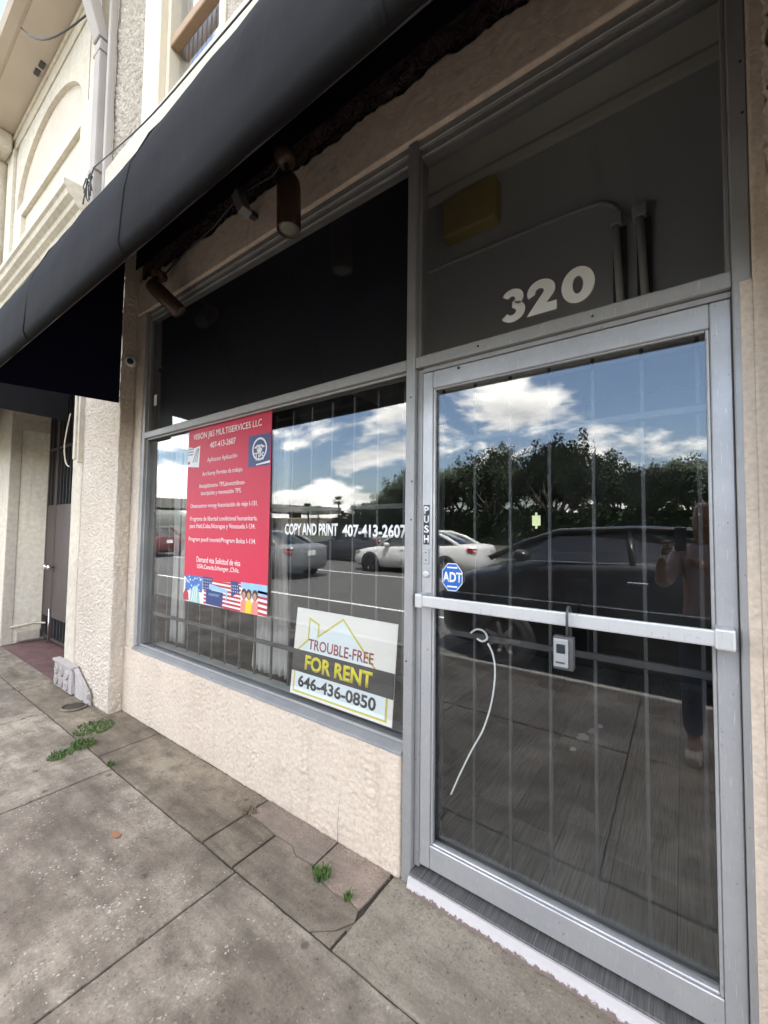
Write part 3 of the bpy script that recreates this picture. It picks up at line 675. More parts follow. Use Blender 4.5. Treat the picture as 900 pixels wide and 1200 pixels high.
# collage along the bottom
psh('collage_ground', rect(-1.985, -1.040, .9785, 1.150), 'flagwhite')
psh('collage_blue', rect(-1.962, -1.74, 1.055, 1.165), 'midblue', 2)
random.seed(3)
for i in range(26):
    x = random.uniform(-1.96, -1.75); z = random.uniform(1.06, 1.155); r = random.uniform(.004, .010)
    psh('collage_spark', [(x-r, z), (x, z-r), (x+r, z), (x, z+r)], 'signblue', 3)
psh('collage_red', [(-1.985, .98), (-1.91, .985), (-1.92, 1.04), (-1.955, 1.07), (-1.985, 1.03)], 'flagred', 2)
psh('collage_figure', [(-1.90, .98), (-1.885, 1.05), (-1.85, 1.10), (-1.80, 1.10), (-1.775, 1.04), (-1.765, .98)], 'teal', 4)
psh('collage_figure', [(-1.87, 1.09), (-1.88, 1.12), (-1.85, 1.135), (-1.82, 1.13), (-1.81, 1.10)], 'midblue', 5)
for i in range(3): psh('collage_fold', [(-1.875+.03*i, .985), (-1.868+.03*i, .985), (-1.845+.02*i, 1.085), (-1.85+.02*i, 1.085)], 'signblue', 5)
for i in range(7): psh('collage_stripe', [(-1.72+.0, .985+.026*i), (-1.30, .975+.026*i), (-1.30, .989+.026*i), (-1.72, .999+.026*i)], 'flagred', 2)
psh('collage_canton', [(-1.735, 1.08), (-1.63, 1.075), (-1.615, 1.165), (-1.735, 1.17)], 'navy', 3)
for i in range(5):
    for j in range(4): psh('collage_star', [(-1.725+.022*i, 1.092+.02*j), (-1.721+.022*i, 1.087+.02*j), (-1.717+.022*i, 1.092+.02*j), (-1.721+.022*i, 1.097+.02*j)], 'flagwhite', 4)
psh('collage_passport', [(-1.69, .985), (-1.50, .983), (-1.49, 1.078), (-1.69, 1.085)], 'navy', 5)
pp(text_mesh('passport_text', 'PASSPORT', -1.655, -1.53, 1.045, 1.062, PY-.0022, 'skyblue', None, 0, .0003))
psh('collage_page', [(-1.66, 1.088), (-1.46, 1.08), (-1.455, .99), (-1.44, 1.10), (-1.65, 1.125)], 'skyblue', 5)
psh('collage_canton', [(-1.40, 1.06), (-1.31, 1.10), (-1.33, 1.165), (-1.41, 1.165)], 'navy', 3)
for i in range(4):
    for j in range(3): psh('collage_star', [(-1.398+.02*i, 1.098+.018*j), (-1.394+.02*i, 1.093+.018*j), (-1.39+.02*i, 1.098+.018*j), (-1.394+.02*i, 1.103+.018*j)], 'flagwhite', 4)
psh('collage_sky', [(-1.30, 1.13), (-1.04, 1.09), (-1.04, 1.165), (-1.30, 1.165)], 'skyblue', 3)
for i in range(5): psh('collage_stripe', [(-1.13, .985+.032*i), (-1.04, .98+.032*i), (-1.04, .996+.032*i), (-1.13, 1.001+.032*i)], 'flagred', 3)
for i, (x, c) in enumerate(((-1.265, 'coral'), (-1.215, 'yellow'), (-1.155, 'coral'))):
    psh('collage_person', [(x-.035, .98), (x+.035, .98), (x+.03, 1.04), (x+.012, 1.065), (x-.012, 1.065), (x-.03, 1.04)], c, 5+i)
    hd = lambda r, dz: [(x+r*math.cos(a*math.pi/6), 1.088+dz+r*1.15*math.sin(a*math.pi/6)) for a in range(12)]
    psh('collage_hair', hd(.028, .008), 'hair_print', 6+i); psh('collage_face', hd(.018, 0), 'skin_print', 8+i)
random.seed(11)
# rent sign leaning back on the bars
RS = empty('rent_sign', (-.497, .064, .585), 'white for rent sign board with yellow house outline leaning in the window corner', 'sign')
def rs(o): o.parent = RS; return o
SW, SH = .70, .470; hw = SW/2
RX = lambda u: -hw+SW*u
RZ = lambda v: SH*(1-v)
rs(box('board', -hw, hw, 0, .005, 0, SH, 'signboard', None, .001))
def rsh(nm, pts, mat, lay=1): rs(sheet(nm, [(RX(u), RZ(v)) for u, v in pts], -.0004*lay, mat, None, .0003))
# house outline: outer yellow then blue inset
hs = [(.045, .545), (.045, .50), (.15, .385), (.15, .12), (.262, .19), (.262, .31), (.52, .03), (.955, .60), (.955, .69), (.955, .955), (.03, .955), (.03, .545)]
house = [(.03, .97), (.03, .50), (.150, .345), (.150, .09), (.268, .15), (.268, .275), (.505, .035), (.955, .64), (.955, .97)]
inner = [(.045, .948), (.045, .51), (.168, .36), (.168, .128), (.252, .170), (.252, .318), (.505, .068), (.938, .65), (.938, .948)]
rsh('house_outline', house, 'signyellow'); rsh('house_field', inner, 'signblue', 2)
rsh('black_band', [(0, .485), (1, .485), (1, .735), (0, .735)], 'signblack', 3)
def rtx(s, u0, u1, v0, v1, mat, bold): rs(text_mesh('sign_text', s, RX(u0), RX(u1), RZ(v1), RZ(v0), -.0018, mat, None, bold, .0005))
rtx('TROUBLE-FREE', .165, .815, .335, .455, 'signred', .012)
rtx('FOR RENT', .145, .815, .525, .695, 'brightyellow', .035)
rtx('646-436-0850', .085, .86, .765, .90, 'signblack', .028)
RS.rotation_euler = (-R(5.5), 0, 0)
# window lettering
WL = empty('window_lettering', (-.48, .05, 1.46), 'white vinyl copy and print lettering across the display window', 'lettering')
keep(text_mesh('letters', 'COPY AND PRINT', -.905, -.495, 1.468, 1.535, .0520, 'vinyl', None, .035, .0006), WL)
keep(text_mesh('letters', '407-413-2607', -.462, -.066, 1.465, 1.530, .0520, 'vinyl', None, .035, .0006), WL)
# house number 320
HN = empty('house_number', (.55, .049, 2.33), 'white vinyl house number on the transom glass above the door', 'house number')
def ell(cx_, cz_, rx, rz, a0, a1, n=24): return [(cx_+rx*math.cos(R(a0+(a1-a0)*i/n)), cz_+rz*math.sin(R(a0+(a1-a0)*i/n))) for i in range(n+1)]
def strip(nm, out, inn):
    bm = bmesh.new(); A = [bm.verts.new((x, .0485-(z-2.77)*-.0, z)) for x, z in out]; Bv = [bm.verts.new((x, .0485, z)) for x, z in inn]
    for i in range(len(A)-1): bm.faces.new((A[i], A[i+1], Bv[i+1], Bv[i]))
    bmesh.ops.remove_doubles(bm, verts=bm.verts, dist=1e-6)
    ex = bmesh.ops.extrude_face_region(bm, geom=list(bm.faces))
    for q in ex['geom']:
        if isinstance(q, bmesh.types.BMVert): q.co.y -= .0008
    return keep(bmo(nm, bm, 'vinyl'), HN)
zb = 2.338
# 0
strip('digit', ell(.665, zb+.067, .056, .067, 90, 450, 40), ell(.665, zb+.067, .018, .033, 90, 450, 40))
# 3: upper and lower bowl in one strip
o3 = ell(.425, zb+.094, .044, .038, 155, -52, 20)+ell(.425, zb+.041, .050, .043, 50, -150, 24)
i3 = ell(.422, zb+.092, .014, .011, 165, -80, 20)+ell(.422, zb+.040, .017, .014, 85, -165, 24)
strip('digit', o3, i3)
# 2
o2 = ell(.535, zb+.090, .053, .043, 200, -25, 22)+[(.545, zb+.034), (.590, zb+.034)]
i2 = ell(.532, zb+.088, .016, .014, 215, -20, 22)+[(.487, zb+.0), (.590, zb+.0)]
o2 = ell(.535, zb+.088, .052, .045, 205, -28, 22)+[(.555, zb+.036), (.592, zb+.036)]
i2 = ell(.530, zb+.086, .016, .014, 205, -10, 22)+[(.480, zb), (.592, zb)]
strip('digit', o2, i2)
# security sticker (octagon)
ST = empty('security_sticker', (.166, .049, 1.25), 'blue octagonal security sticker low on the door glass', 'sticker')
oc = lambda r: [(.166+r*.86*math.cos(R(22.5+45*i)), 1.307+r*1.05*math.sin(R(22.5+45*i))) for i in range(8)]
keep(sheet('sticker_edge', oc(.060), .0478, 'vinyl', None), ST); keep(sheet('sticker_field', oc(.0565), .0472, 'adtblue', None), ST)
keep(text_mesh('sticker_text', 'ADT', .122, .212, 1.285, 1.328, .0465, 'vinyl', None, .035, .0004), ST)
for z in (1.344, 1.264): keep(sheet('sticker_line', rect(.143, .190, z, z+.006), .0466, 'vinyl', None), ST)
bm = bmesh.new(); addbox(bm, .500, .530,   .0452, .0462, 1.515, 1.575, 0)
bmesh.ops.bevel(bm, geom=[e for e in bm.edges if abs(e.verts[0].co.y-e.verts[1].co.y) > .0005], offset=.011, segments=4, affect='EDGES')
tag(bmo('glass_tag', bm, 'taggreen'), 'small pale green rounded tag stuck on the door glass', 'tag')
tag(box('window_label', -2.545, -2.50, .0435, .0445, 2.50, 2.59, 'flagwhite'), 'small white paper label in the upper display window corner', 'label')
# key lock box
LB = empty('key_lock_box', (.637, -.07, 1.06), 'grey and silver key lock box hanging from the push bar', 'lock box')
keep(box('case', .603, .667, -.088, -.053, 1.050, 1.158, 'lockgrey', None, .006, 2, True), LB)
fp = keep(box('face_plate', .6075, .653, -.0925, -.0875, 1.060, 1.152, 'locksilver', None, .004, 2), LB)
keep(box('dial_cover', .617, .643, -.0955, -.092, 1.106, 1.135, 'black', None, .003, 2), LB)
keep(box('nameplate', .614, .642, -.0937, -.092, 1.072, 1.078, 'lockgrey', None), LB)
sh_ = [(.645, -.070, 1.15), (.645, -.070, 1.225)]+[(.645, -.044+.026*math.cos(a), 1.225+.026*math.sin(a)) for a in [math.pi-i*math.pi/8 for i in range(9)]]+[(.645, -.018, 1.15)]
keep(tube('shackle', sh_, .0045, 'lockgrey', None, 8), LB)
# cord hanging inside the door
cpts = [(.232, .09, 1.075), (.26, .09, 1.095), (.292, .09, 1.09), (.305, .09, 1.065), (.285, .088, 1.05), (.262, .086, 1.058)]
tag(tube('cord_loop', smooth_path(cpts), .0045, 'vinyl', None, 6), 'small white cord loop tied on the bars inside the door', 'cord')
ctl = [(.308, .09, 1.045), (.330, .09, 1.0), (.338, .09, .93), (.325, .09, .82), (.290, .09, .70), (.235, .09, .59), (.185, .09, .48), (.145, .09, .385)]
tag(tube('white_cord', smooth_path(ctl), .0040, 'vinyl', None, 6), 'long white cord dangling down inside the glass door', 'cord')
for (x, y, s) in ((.36, 1.72, 1.0), (.40, 1.86, .8), (.43, 1.98, .6), (.34, 1.50, .5)):
    poly = [(x+s*.035*math.cos(a)*(1+.5*fbm(x, a, 0, 2)), y+s*.06*math.sin(a)*(1+.5*fbm(a, y, 0, 2))) for a in [i*math.pi/6 for i in range(12)]]
    tag(prism('paper_scrap', poly, .0525, .0545, 'z', 'flagwhite'), 'tiny white paper scrap on the dark floor inside the door', 'paper scrap', 'paper scraps on the shop floor')

# ================================================================== AWNING
AW = empty('awning', (-.6, -.5, 2.49), 'large charcoal fabric awning over the peach storefront', 'awning')
prof = [(-.905, 2.500), (-.93, 2.485), (-.948, 2.52), (-.946, 2.60), (-.940, 2.72), (-.925, 2.82), (-.868, 2.98), (-.715, 3.28), (-.545, 3.60), (-.430, 3.83), (-.320, 4.10), (-.225, 4.32), (-.108, 4.555)]
v = []; f = []
X0, X1, nx = -2.83, 2.6, 130
for i in range(nx+1):
    x = X0+(X1-X0)*i/nx
    for k, (y, z) in enumerate(prof):
        y, z = y-.022*(1-k/12), z-.030*(1-k/12)
        tt = k/(len(prof)-1); wv = .014*fbm(x, tt*2, 0, 1.4)*min(1, tt*3)+.004*fbm(x, tt*5, 0, 6)
        top = .04*fbm(x, 7, 0, 1.3)+.03*math.sin(x*2.2) if k == len(prof)-1 else (.02*fbm(x, 7, 0, 1.3) if k == len(prof)-2 else 0)
        v.append((x, y-wv*.8-(0 if k < len(prof)-1 else .0), z+wv*.5+top))
m_ = len(prof)
for i in range(nx):
    for k in range(m_-1): a = i*m_+k; f.append((a, a+m_, a+m_+1, a+1))
can = keep(mk('canopy', v, f, 'awning', None, True), AW)
so = can.modifiers.new('thick', 'SOLIDIFY'); so.thickness = .004; so.offset = -1
can.data.materials.append(MT['cloth_in']); so.material_offset = 1
for xe, d in ((X0, .004), (X1-.004, .004)):
    pl = [(y+.006-.022*(1-k/12), z-.03*(1-k/12)) for k, (y, z) in enumerate(prof)][1:]+[(-.108, 2.535), (-.92, 2.480)]
    keep(prism('end_panel', pl, xe+.001, xe+d, 'x', 'cloth_in', None), AW)
fb = keep(tube('front_bar', [(X0+.02, -.905, 2.525), (X1-.02, -.905, 2.525)], .014, 'iron', None, 8), AW)
x = X0+.5
while x < X1:
    keep(tube('rafter', [(x, -.90, 2.53), (x, -.895, 2.72), (x, -.12, 4.45)], .011, 'cloth_in', None, 6), AW)
    x += .78
keep(box('back_shade_sheet', X0+.03, X1-.03, -.035, -.028, 3.70, 4.48, 'cloth_in', None), AW)  # added dark sheet standing in for the shade high under the awning
for xq in (-1.75, -.62, .52, 1.66):
    keep(tube('seam', [(xq, y-.022*(1-k/12)-.001, z-.03*(1-k/12)) for k, (y, z) in enumerate(prof)][1:-1], .004, 'awning', None, 5), AW)
x = X0+.15
while x < X1:
    keep(box('lacing_tab', x-.018, x+.018, -.925, -.885, 2.54, 2.60, 'iron', None), AW); x += .26
# neighbour's awning
NA = empty('neighbour_awning', (-5.2, -.5, 2.54), 'slate grey box awning over the arched gate entrance', 'awning')
v = []; f = []
pr2 = [(-.80, 2.545), (-.82, 2.56), (-.82, 2.86), (-.60, 3.15), (-.115, 3.6)]
for i in range(21):
    x = -6.9+2.9*i/20
    for (y, z) in pr2: v.append((x, y, z+.004*fbm(x, z, 0, 3)))
for i in range(20):
    for k in range(4): a = i*5+k; f.append((a, a+5, a+6, a+1))
cn2 = keep(mk('canopy', v, f, 'awning', None, True), NA); cn2.modifiers.new('thick', 'SOLIDIFY').thickness = .004
keep(prism('end_panel', [(y, z) for y, z in pr2[1:]]+[(-.115, 2.555)], -4.004, -3.999, 'x', 'awning', None), NA)
keep(prism('end_panel', [(y, z) for y, z in pr2[1:]]+[(-.115, 2.555)], -6.9, -6.895, 'x', 'awning', None), NA)
keep(tube('front_bar', [(-6.88, -.80, 2.57), (-4.02, -.80, 2.57)], .014, 'iron', None, 8), NA)

# ================================================================== LAMPS, CAMERA, BRACKETS under the awning
def spot(base, head, tip, label, rad=.062):
    e_ = empty('spot_lamp', base, label, 'lamp')
    base, head, tip = Vector(base), Vector(head), Vector(tip)
    d = (tip-head).normalized(); Lh = (tip-head).length
    q = d.to_track_quat('Z', 'Y').to_matrix().to_4x4()
    keep(lathe('mount', [(.060, 0), (.060, .012), (.048, .035), (.018, .052)], 'bronze', None, 24, Matrix.Translation(base) @ Matrix.Rotation(R(160), 4, 'X')), e_)
    keep(tube('swivel', [base+Vector((0, 0, -.04)), (base+head)/2+Vector((0, 0, .0)), head+d*.01], .016, 'iron', None, 10), e_)
    keep(lathe('can', [(.022, 0), (.045, .006), (rad*.92, .03), (rad, .06), (rad, Lh-.004), (rad*.95, Lh), (rad*.88, Lh-.012)], 'bronze', None, 28, Matrix.Translation(head) @ q), e_)
    keep(lathe('lamp_lens', [(rad*.87, 0), (rad*.86, .004), (rad*.5, .013), (.004, .016)], 'lens', None, 24, Matrix.Translation(head+d*(Lh-.016)) @ q), e_)
    return e_
spot((-.735, -.15, 3.50), (-.700, -.155, 3.365), (-.682, -.16, 3.060), 'bronze cylinder spot lamp hanging straight down under the awning')
spot((-2.22, -.10, 3.42), (-2.14, -.20, 3.275), (-2.02, -.03, 3.09), 'bronze cylinder spot lamp tilted sideways near the dome camera', .056)
br = empty('awning_bracket', (-1.2, -.08, 3.5), 'small grey steel bracket box under the awning beside the lamp', 'bracket')
bm = bmesh.new(); addbox(bm, -.030, .030, -.035, .035, -.085, .085, .004); bmesh.ops.rotate(bm, matrix=Matrix.Rotation(R(-28), 3, 'Y'), verts=bm.verts, cent=(0, 0, 0)); bmesh.ops.translate(bm, vec=(-1.21, -.09, 3.50), verts=bm.verts)
keep(bmo('bracket_body', bm, 'alu'), br); keep(box('bracket_arm', -1.20, -1.16, -.055, .03, 3.44, 3.47, 'iron', None), br)
tag(tube('lamp_wire', [(-2.28, -.06, 3.43), (-1.9, -.06, 3.50), (-1.55, -.07, 3.515), (-1.22, -.09, 3.57), (-.95, -.07, 3.56), (-.76, -.14, 3.50)], .006, 'cable', None, 6), 'thin dark wire strung between the two spot lamps', 'wire')
SC = empty('dome_camera', (-2.75, -.03, 2.89), 'white dome security camera on the stucco window return', 'security camera')
q = Vector((1, -.5, -.35)).normalized().to_track_quat('Z', 'Y').to_matrix().to_4x4()
keep(lathe('camera_base', [(.045, 0), (.045, .014), (.040, .02)], 'white_paint', None, 24, Matrix.Translation((-2.79, -.045, 2.895)) @ Matrix.Rotation(R(90), 4, 'Y')), SC)
keep(lathe('camera_ball', [(.012, -.012), (.034, .0), (.042, .018), (.040, .038), (.030, .052), (.012, .060)], 'white_paint', None, 24, Matrix.Translation((-2.782, -.048, 2.895)) @ q), SC)
keep(lathe('camera_lens', [(.024, 0), (.024, .008), (.016, .013), (.003, .014)], 'black', None, 20, Matrix.Translation(Vector((-2.782, -.048, 2.895))+(Vector((1, -.5, -.35)).normalized())*.053) @ q), SC)

# ================================================================== NEIGHBOUR BUILDING (left)
NB = empty('neighbour_building', (-5.2, 0, 0), 'cream neoclassical building with arched gate and blind arch upstairs', 'building')
def nb(o): return keep(o, NB)
nb(panel('pilaster', -3.80, -3.562, 0, 4.60, -.112, .30, .02, .003, 10, 'stucco_smooth', None))
for k, (a, c, yy) in enumerate(((-3.60, -3.565, -.150), (-3.655, -3.602, -.166), (-3.70, -3.657, -.142))):
    nb(box('corbel_fluting', a, c, yy, -.1105, 2.10+.03*k, 4.2, 'stucco_upper', None, .006, 2))
# arched doorway wall with opening (prism with an arched notch)
xa, xb, zs, rz = -5.95, -3.80, 2.75, .95
arch = [(xa+(xb-xa)/2+(xb-xa)/2*math.cos(a), zs+rz*math.sin(a)) for a in [math.pi*i/20 for i in range(21)]]
wl = [(xb, 4.6)]+arch+[(xa, 4.6)]
nb(prism('arch_wall', wl, -.104, .26, 'y', 'stucco_smooth', None))
nb(box('reveal', -3.80, -3.72, .02, .5, .0, 3.7, 'stucco_smooth', None))
nb(panel('far_pilaster', -6.9, -5.955, 0, 4.6, -.115, .30, .02, .004, 14, 'stucco_smooth', None))
nb(box('far_pilaster_edge', -6.05, -5.948, -.135, -.02, .0, 3.0, 'stucco_upper', None, .01, 2))
nb(box('skirting', -5.95, -5.90, .0, .25, .03, .16, 'stucco_smooth', None, .01))
nb(box('upper_core', -9.5, -3.22, .0, .3, 4.6, 7.06, 'stucco_upper', None))
nb(box('rear_fill', -9.5, -3.3, .55, 8.7, 3.75, 4.0, 'stucco_smooth', None))
nb(box('far_wall', -9.5, -6.9, -.10, .3, 0, 4.6, 'stucco_smooth', None))
# upper wall skin with recessed panels (layered rings)
def ring(nm, outer, inn, y0, y1, mat): 
    bm = bmesh.new(); n_ = len(outer)
    lo = [[bm.verts.new((x, y, z)) for x, z in P_] for P_ in (outer, inn) for y in (y0, y1)]
    o0, o1, i0, i1 = lo
    for i in range(n_):
        j = (i+1) % n_
        bm.faces.new((o0[i], o0[j], i0[j], i0[i])); bm.faces.new((o1[i], i1[i], i1[j], o1[j])); bm.faces.new((i0[i], i0[j], i1[j], i1[i])); bm.faces.new((o0[i], o1[i], o1[j], o0[j]))
    return nb(bmo(nm, bm, mat))
cxm, rxa = -5.25, 1.22
za = 5.86
inn = [(cxm+rxa*math.cos(math.pi*i/28), za+.76*math.sin(math.pi*i/28)) for i in range(29)]
outp = []
for (x, z) in inn:
    d = Vector((x-cxm, (z-za)*1.6+.0001)).normalized(); s = min(1.34/abs(d.x) if abs(d.x) > 1e-4 else 99, .97/max(d.y, 1e-4)); outp.append((cxm+d.x*s, za+d.y*s))
ring('arch_surround', outp, inn, -.10, -.002, 'stucco_upper')
pin = [(cxm+(rxa-.0)*math.cos(math.pi*i/28), za+.02+.74*math.sin(math.pi*i/28)) for i in range(29)]
nb(prism('tympanum', [(x, z) for x, z in inn], -.052, -.004, 'y', 'stucco_rough', None))
nb(box('string_course', -6.6, -3.86, -.101, -.003, 5.70, 5.858, 'stucco_upper', None))
nb(box('panel_frame', -4.08, -3.86, -.101, -.003, 4.6, 5.699, 'stucco_upper', None))
nb(box('panel_frame', -6.6, -6.22, -.101, -.003, 4.6, 5.699, 'stucco_upper', None))
nb(box('panel_field', -6.218, -4.082, -.055, -.003, 4.6, 5.697, 'stucco_smooth', None))
nb(box('edge_strip', -3.86, -3.62, -.106, -.003, 4.6, 6.84, 'stucco_upper', None))
nb(box('edge_strip', -6.9, -6.602, -.135, -.003, 4.6, 6.84, 'stucco_upper', None))
nb(box('frieze', -9.4, -3.62, -.118, -.003, 6.845, 7.055, 'stucco_upper', None, .01))
nb(box('frieze_bead', -9.4, -3.62, -.14, -.117, 6.98, 7.05, 'stucco_upper', None, .01, 2))
nb(box('bracket_block', -7.0, -6.65, -.42, -.14, 6.80, 7.055, 'stucco_upper', None, .02))
nb(lathe('corner_column', [(.13, 4.6), (.13, 5.5), (.17, 5.55), (.17, 5.62), (.13, 5.66), (.13, 6.6), (.2, 6.72), (.2, 6.8)], 'stucco_smooth', None, 20, Matrix.Translation((-7.15, -.18, 0))))
# eave soffit moulding
nb(prism('eave', [(-.12, 7.06), (-.44, 7.06), (-.455, 7.09), (-.47, 7.06), (-.56, 7.055), (-.59, 7.11), (-.585, 7.16), (-.575, 7.20), (-.56, 7.30), (-.12, 7.30)], -9.5, -3.30, 'x', 'soffit', None))
for (x, y) in ((-5.35, -.2), (-5.2, -.19)): nb(box('soffit_vent', x-.05, x+.05, y-.025, y+.025, 7.045, 7.0595, 'iron', None))
# hood cornice over the gate entrance
hp = [(-.103, 4.56), (-.150, 4.575), (-.160, 4.62), (-.205, 4.645), (-.215, 4.69), (-.262, 4.715), (-.275, 4.765), (-.300, 4.78), (-.300, 4.84), (-.103, 4.86)]
nb(prism('hood_cornice', hp, -6.7, -3.775, 'x', 'stucco_smooth', None))
nb(box('hood_frieze', -6.6, -3.95, -.122, -.103, 4.05, 4.558, 'stucco_smooth', None))
nb(box('hood_end', -3.948, -3.80, -.145, -.103, 4.05, 4.557, 'stucco_upper', None, .006))
# entrance floor, gate
nb(box('entry_floor', -5.95, -3.80, -.125, .9, -.2, .006, 'maroon', None))
nb(box('entry_back', -9.4, -3.3, 1.2, 1.3, 0, 4.0, 'black', None))
nb(box('entry_side', -6.1, -5.96, .301, 1.2, 0, 3.9, 'inwall_shade', None))
nb(box('entry_ceiling', -6.1, -3.3, .301, 1.2, 3.72, 3.749, 'inwall_shade', None))
nb(box('entry_side', -3.71, -3.5, .301, 1.2, 0, 3.72, 'inwall_shade', None))
GT = empty('entrance_gate', (-5.0, .27, .05), 'brown double gate with upright bars inside the arched entrance', 'gate')
for a, c in ((-5.94, -5.625), (-5.605, -4.72), (-4.70, -3.83)):
    lf = box('leaf', a, c, .265, .295, .34, 1.78, 'gate', None, .003); keep(lf, GT)
    for p in (a+.012, c-.012): keep(box('frame_stile', p-.018, p+.018, .262, .298, .05, 3.1, 'gate', None), GT)
    for z in (.07, 2.52): keep(box('frame_rail', a, c, .266, .294, z-.015, z+.015, 'gate', None), GT)
    nb_ = max(2, int((c-a)/.10))
    for k in range(1, nb_):
        x = a+(c-a)*k/nb_
        keep(box('bar', x-.007, x+.007, .273, .287, .08, .34, 'iron', None), GT)
        keep(box('bar', x-.007, x+.007, .273, .287, 1.78, 3.3, 'iron', None), GT)
for x in (-5.70, -5.56):
    keep(lathe('knob', [(.008, 0), (.008, .03), (.030, .04), (.034, .055), (.024, .072), (.004, .076)], 'chrome', None, 16, Matrix.Translation((x, .265, .98)) @ Matrix.Rotation(R(90), 4, 'X')), GT)
keep(tube('drop_bolt', [(-5.60, .25, .02), (-5.60, .25, .45)], .010, 'chrome', None, 8), GT)
keep(tube('handrail', [(-5.93, -.05, .22), (-5.93, .20, .24), (-5.70, .24, .26)], .012, 'casing', None, 8), GT)
# ornamental plinth block at the pilaster foot
PB = empty('plinth_ornament', (-3.6, -.16, 0), 'chipped white ornamental block at the foot of the cream pilaster', 'plinth')
keep(box('block', -3.87, -3.42, -.165, -.116, .015, .235, 'dirtywhite', None, .012, 2), PB)
keep(box('cap', -3.885, -3.405, -.178, -.116, .237, .262, 'dirtywhite', None, .008, 2), PB)
for k in range(3):
    for j in range(2):
        keep(lathe('rosette', [(.042, 0), (.038, .014), (.024, .014), (.02, .006), (.012, .006), (.010, .018), (.002, .02)], 'dirtywhite', None, 14, Matrix.Translation((-3.79+.13*k, -.163, .075+.095*j)) @ Matrix.Rotation(R(90), 4, 'X')), PB)
keep(prism('sloped_foot', [(-3.418, .0), (-3.418, .215), (-3.39, .215), (-3.10, .06), (-3.08, .0)], -.140, -.116, 'y', 'dirtywhite', None, .006), PB)
keep(prism('foot_rail', [(-3.418, .235), (-3.40, .25), (-3.10, .095), (-3.09, .06), (-3.12, .07)], -.155, -.118, 'y', 'dirtywhite', None, .004), PB)
CO = empty('drain_cover', (-3.16, -.21, 0), 'round rusty drain ring set in the pavement by the pilaster', 'drain')
keep(lathe('ring', [(.10, 0), (.105, .012), (.095, .02), (.083, .016), (.080, -.02)], 'slab_in', None, 28, Matrix.Translation((-3.16, -.215, .0))), CO)
keep(lathe('hole_plug', [(.079, 0), (.079, .004), (.02, .002)], 'joint', None, 24, Matrix.Translation((-3.16, -.215, .002))), CO)
# downspout + cables
DS = empty('downspout', (-3.35, -.15, 4.5), 'pale mauve downspout with brackets on the upper wall', 'downspout')
keep(box('pipe', -3.445, -3.315, -.205, -.125, 4.2, 6.02, 'downspout', None, .014, 2), DS)
keep(box('pipe', -3.225, -3.17, -.175, -.118, 4.2, 7.05, 'downspout', None, .012, 2), DS)
keep(prism('elbow', [(-.125, 6.03), (-.215, 6.03), (-.34, 6.42), (-.34, 6.75), (-.24, 6.75), (-.24, 6.45)], -3.45, -3.31, 'x', 'downspout', None, .006), DS)
for z in (4.75, 5.9): keep(box('strap', -3.46, -3.30, -.210, -.119, z, z+.03, 'downspout', None, .003), DS)
tag(tube('wall_conduit', [(-3.54, -.14, 4.2), (-3.545, -.14, 5.4), (-3.56, -.14, 6.3), (-3.60, -.16, 6.95)], .020, 'cable', None, 8), 'dark cable conduit running up beside the mauve downspout', 'conduit')
tag(tube('service_cable', smooth_path([(-3.46, -.20, 4.80), (-2.2, -.27, 4.45), (-1.2, -.33, 4.27), (-.2, -.36, 4.19), (1.5, -.40, 4.12), (2.6, -.15, 4.7)]), .005, 'cable', None, 6), 'thin black cable stretched along the top of the charcoal awning', 'cable')
for k, (a, c, sag) in enumerate((((-4.9, -.45, 7.03), (-3.58, -.17, 6.55), .28), ((-4.4, -.50, 7.03), (-3.60, -.2, 6.9), .18))):
    a, c = Vector(a), Vector(c); pts = [a.lerp(c, i/10)+Vector((0, -.05*math.sin(math.pi*i/10), -sag*math.sin(math.pi*i/10))) for i in range(11)]
    tag(tube('eave_cable', pts, .009, 'cable', None, 6), ('longer', 'shorter')[k]+' black cable loop sagging under the eave', 'cable')
bm = bmesh.new()
for k in range(7):
    p = Vector((-3.45+.03*k, -.22, 4.72-.03*(k % 3))); addtube(bm, [p, p+Vector((.05*math.sin(k*2), -.02, -.10)), p+Vector((.07*math.sin(k*3+1), -.01, -.22))], .006, 5)
tag(bmo('cable_bundle', bm, 'cable', None, True), 'tangle of loose cables tied to the downspout foot', 'cable')
tag(tube('loose_cable', smooth_path([(-3.84, -.14, 2.60), (-3.90, -.15, 2.40), (-3.93, -.15, 2.25), (-3.90, -.14, 2.12), (-3.84, -.13, 2.08)]), .006, 'casing', None, 6), 'loose white cable loop beside the fluted corbel', 'cable')

# ================================================================== WEEDS
def weed(x, y, n, h, spread, label, mat='weed', grp=None, w=.0032):
    random.seed(int(x*1000)+n); v = []; f = []
    for i in range(n):
        a = random.uniform(0, 6.283); r0 = spread*math.sqrt(random.random()); bx, by = x+r0*math.cos(a), y+r0*math.sin(a)
        la = random.uniform(0, 6.283); ln = random.uniform(.5, 1)*h; out = random.uniform(.2, 1.0)*ln
        d = Vector((math.cos(la), math.sin(la), 0)); sd_ = Vector((-d.y, d.x, 0))*w*random.uniform(.6, 1.3)
        p0 = Vector((bx, by, -.02)); p1 = p0+d*out*.45+Vector((0, 0, .02+ln*.7)); p2 = p0+d*out+Vector((0, 0, .02+ln*random.uniform(.5, 1)))
        k = len(v); v += [p0-sd_*.5, p0+sd_*.5, p1-sd_, p1+sd_, p2]; f += [(k, k+1, k+3, k+2), (k+2, k+3, k+4)]
    return tag(mk('weed', [tuple(q) for q in v], f, mat), label, 'weed', grp)
weed(-.33, -.19, 110, .045, .035, 'bright green weed clump in the crack before the low wall')
weed(-.171, -.205, 26, .045, .015, 'sparse small green weed near the joint corner by the door mullion')
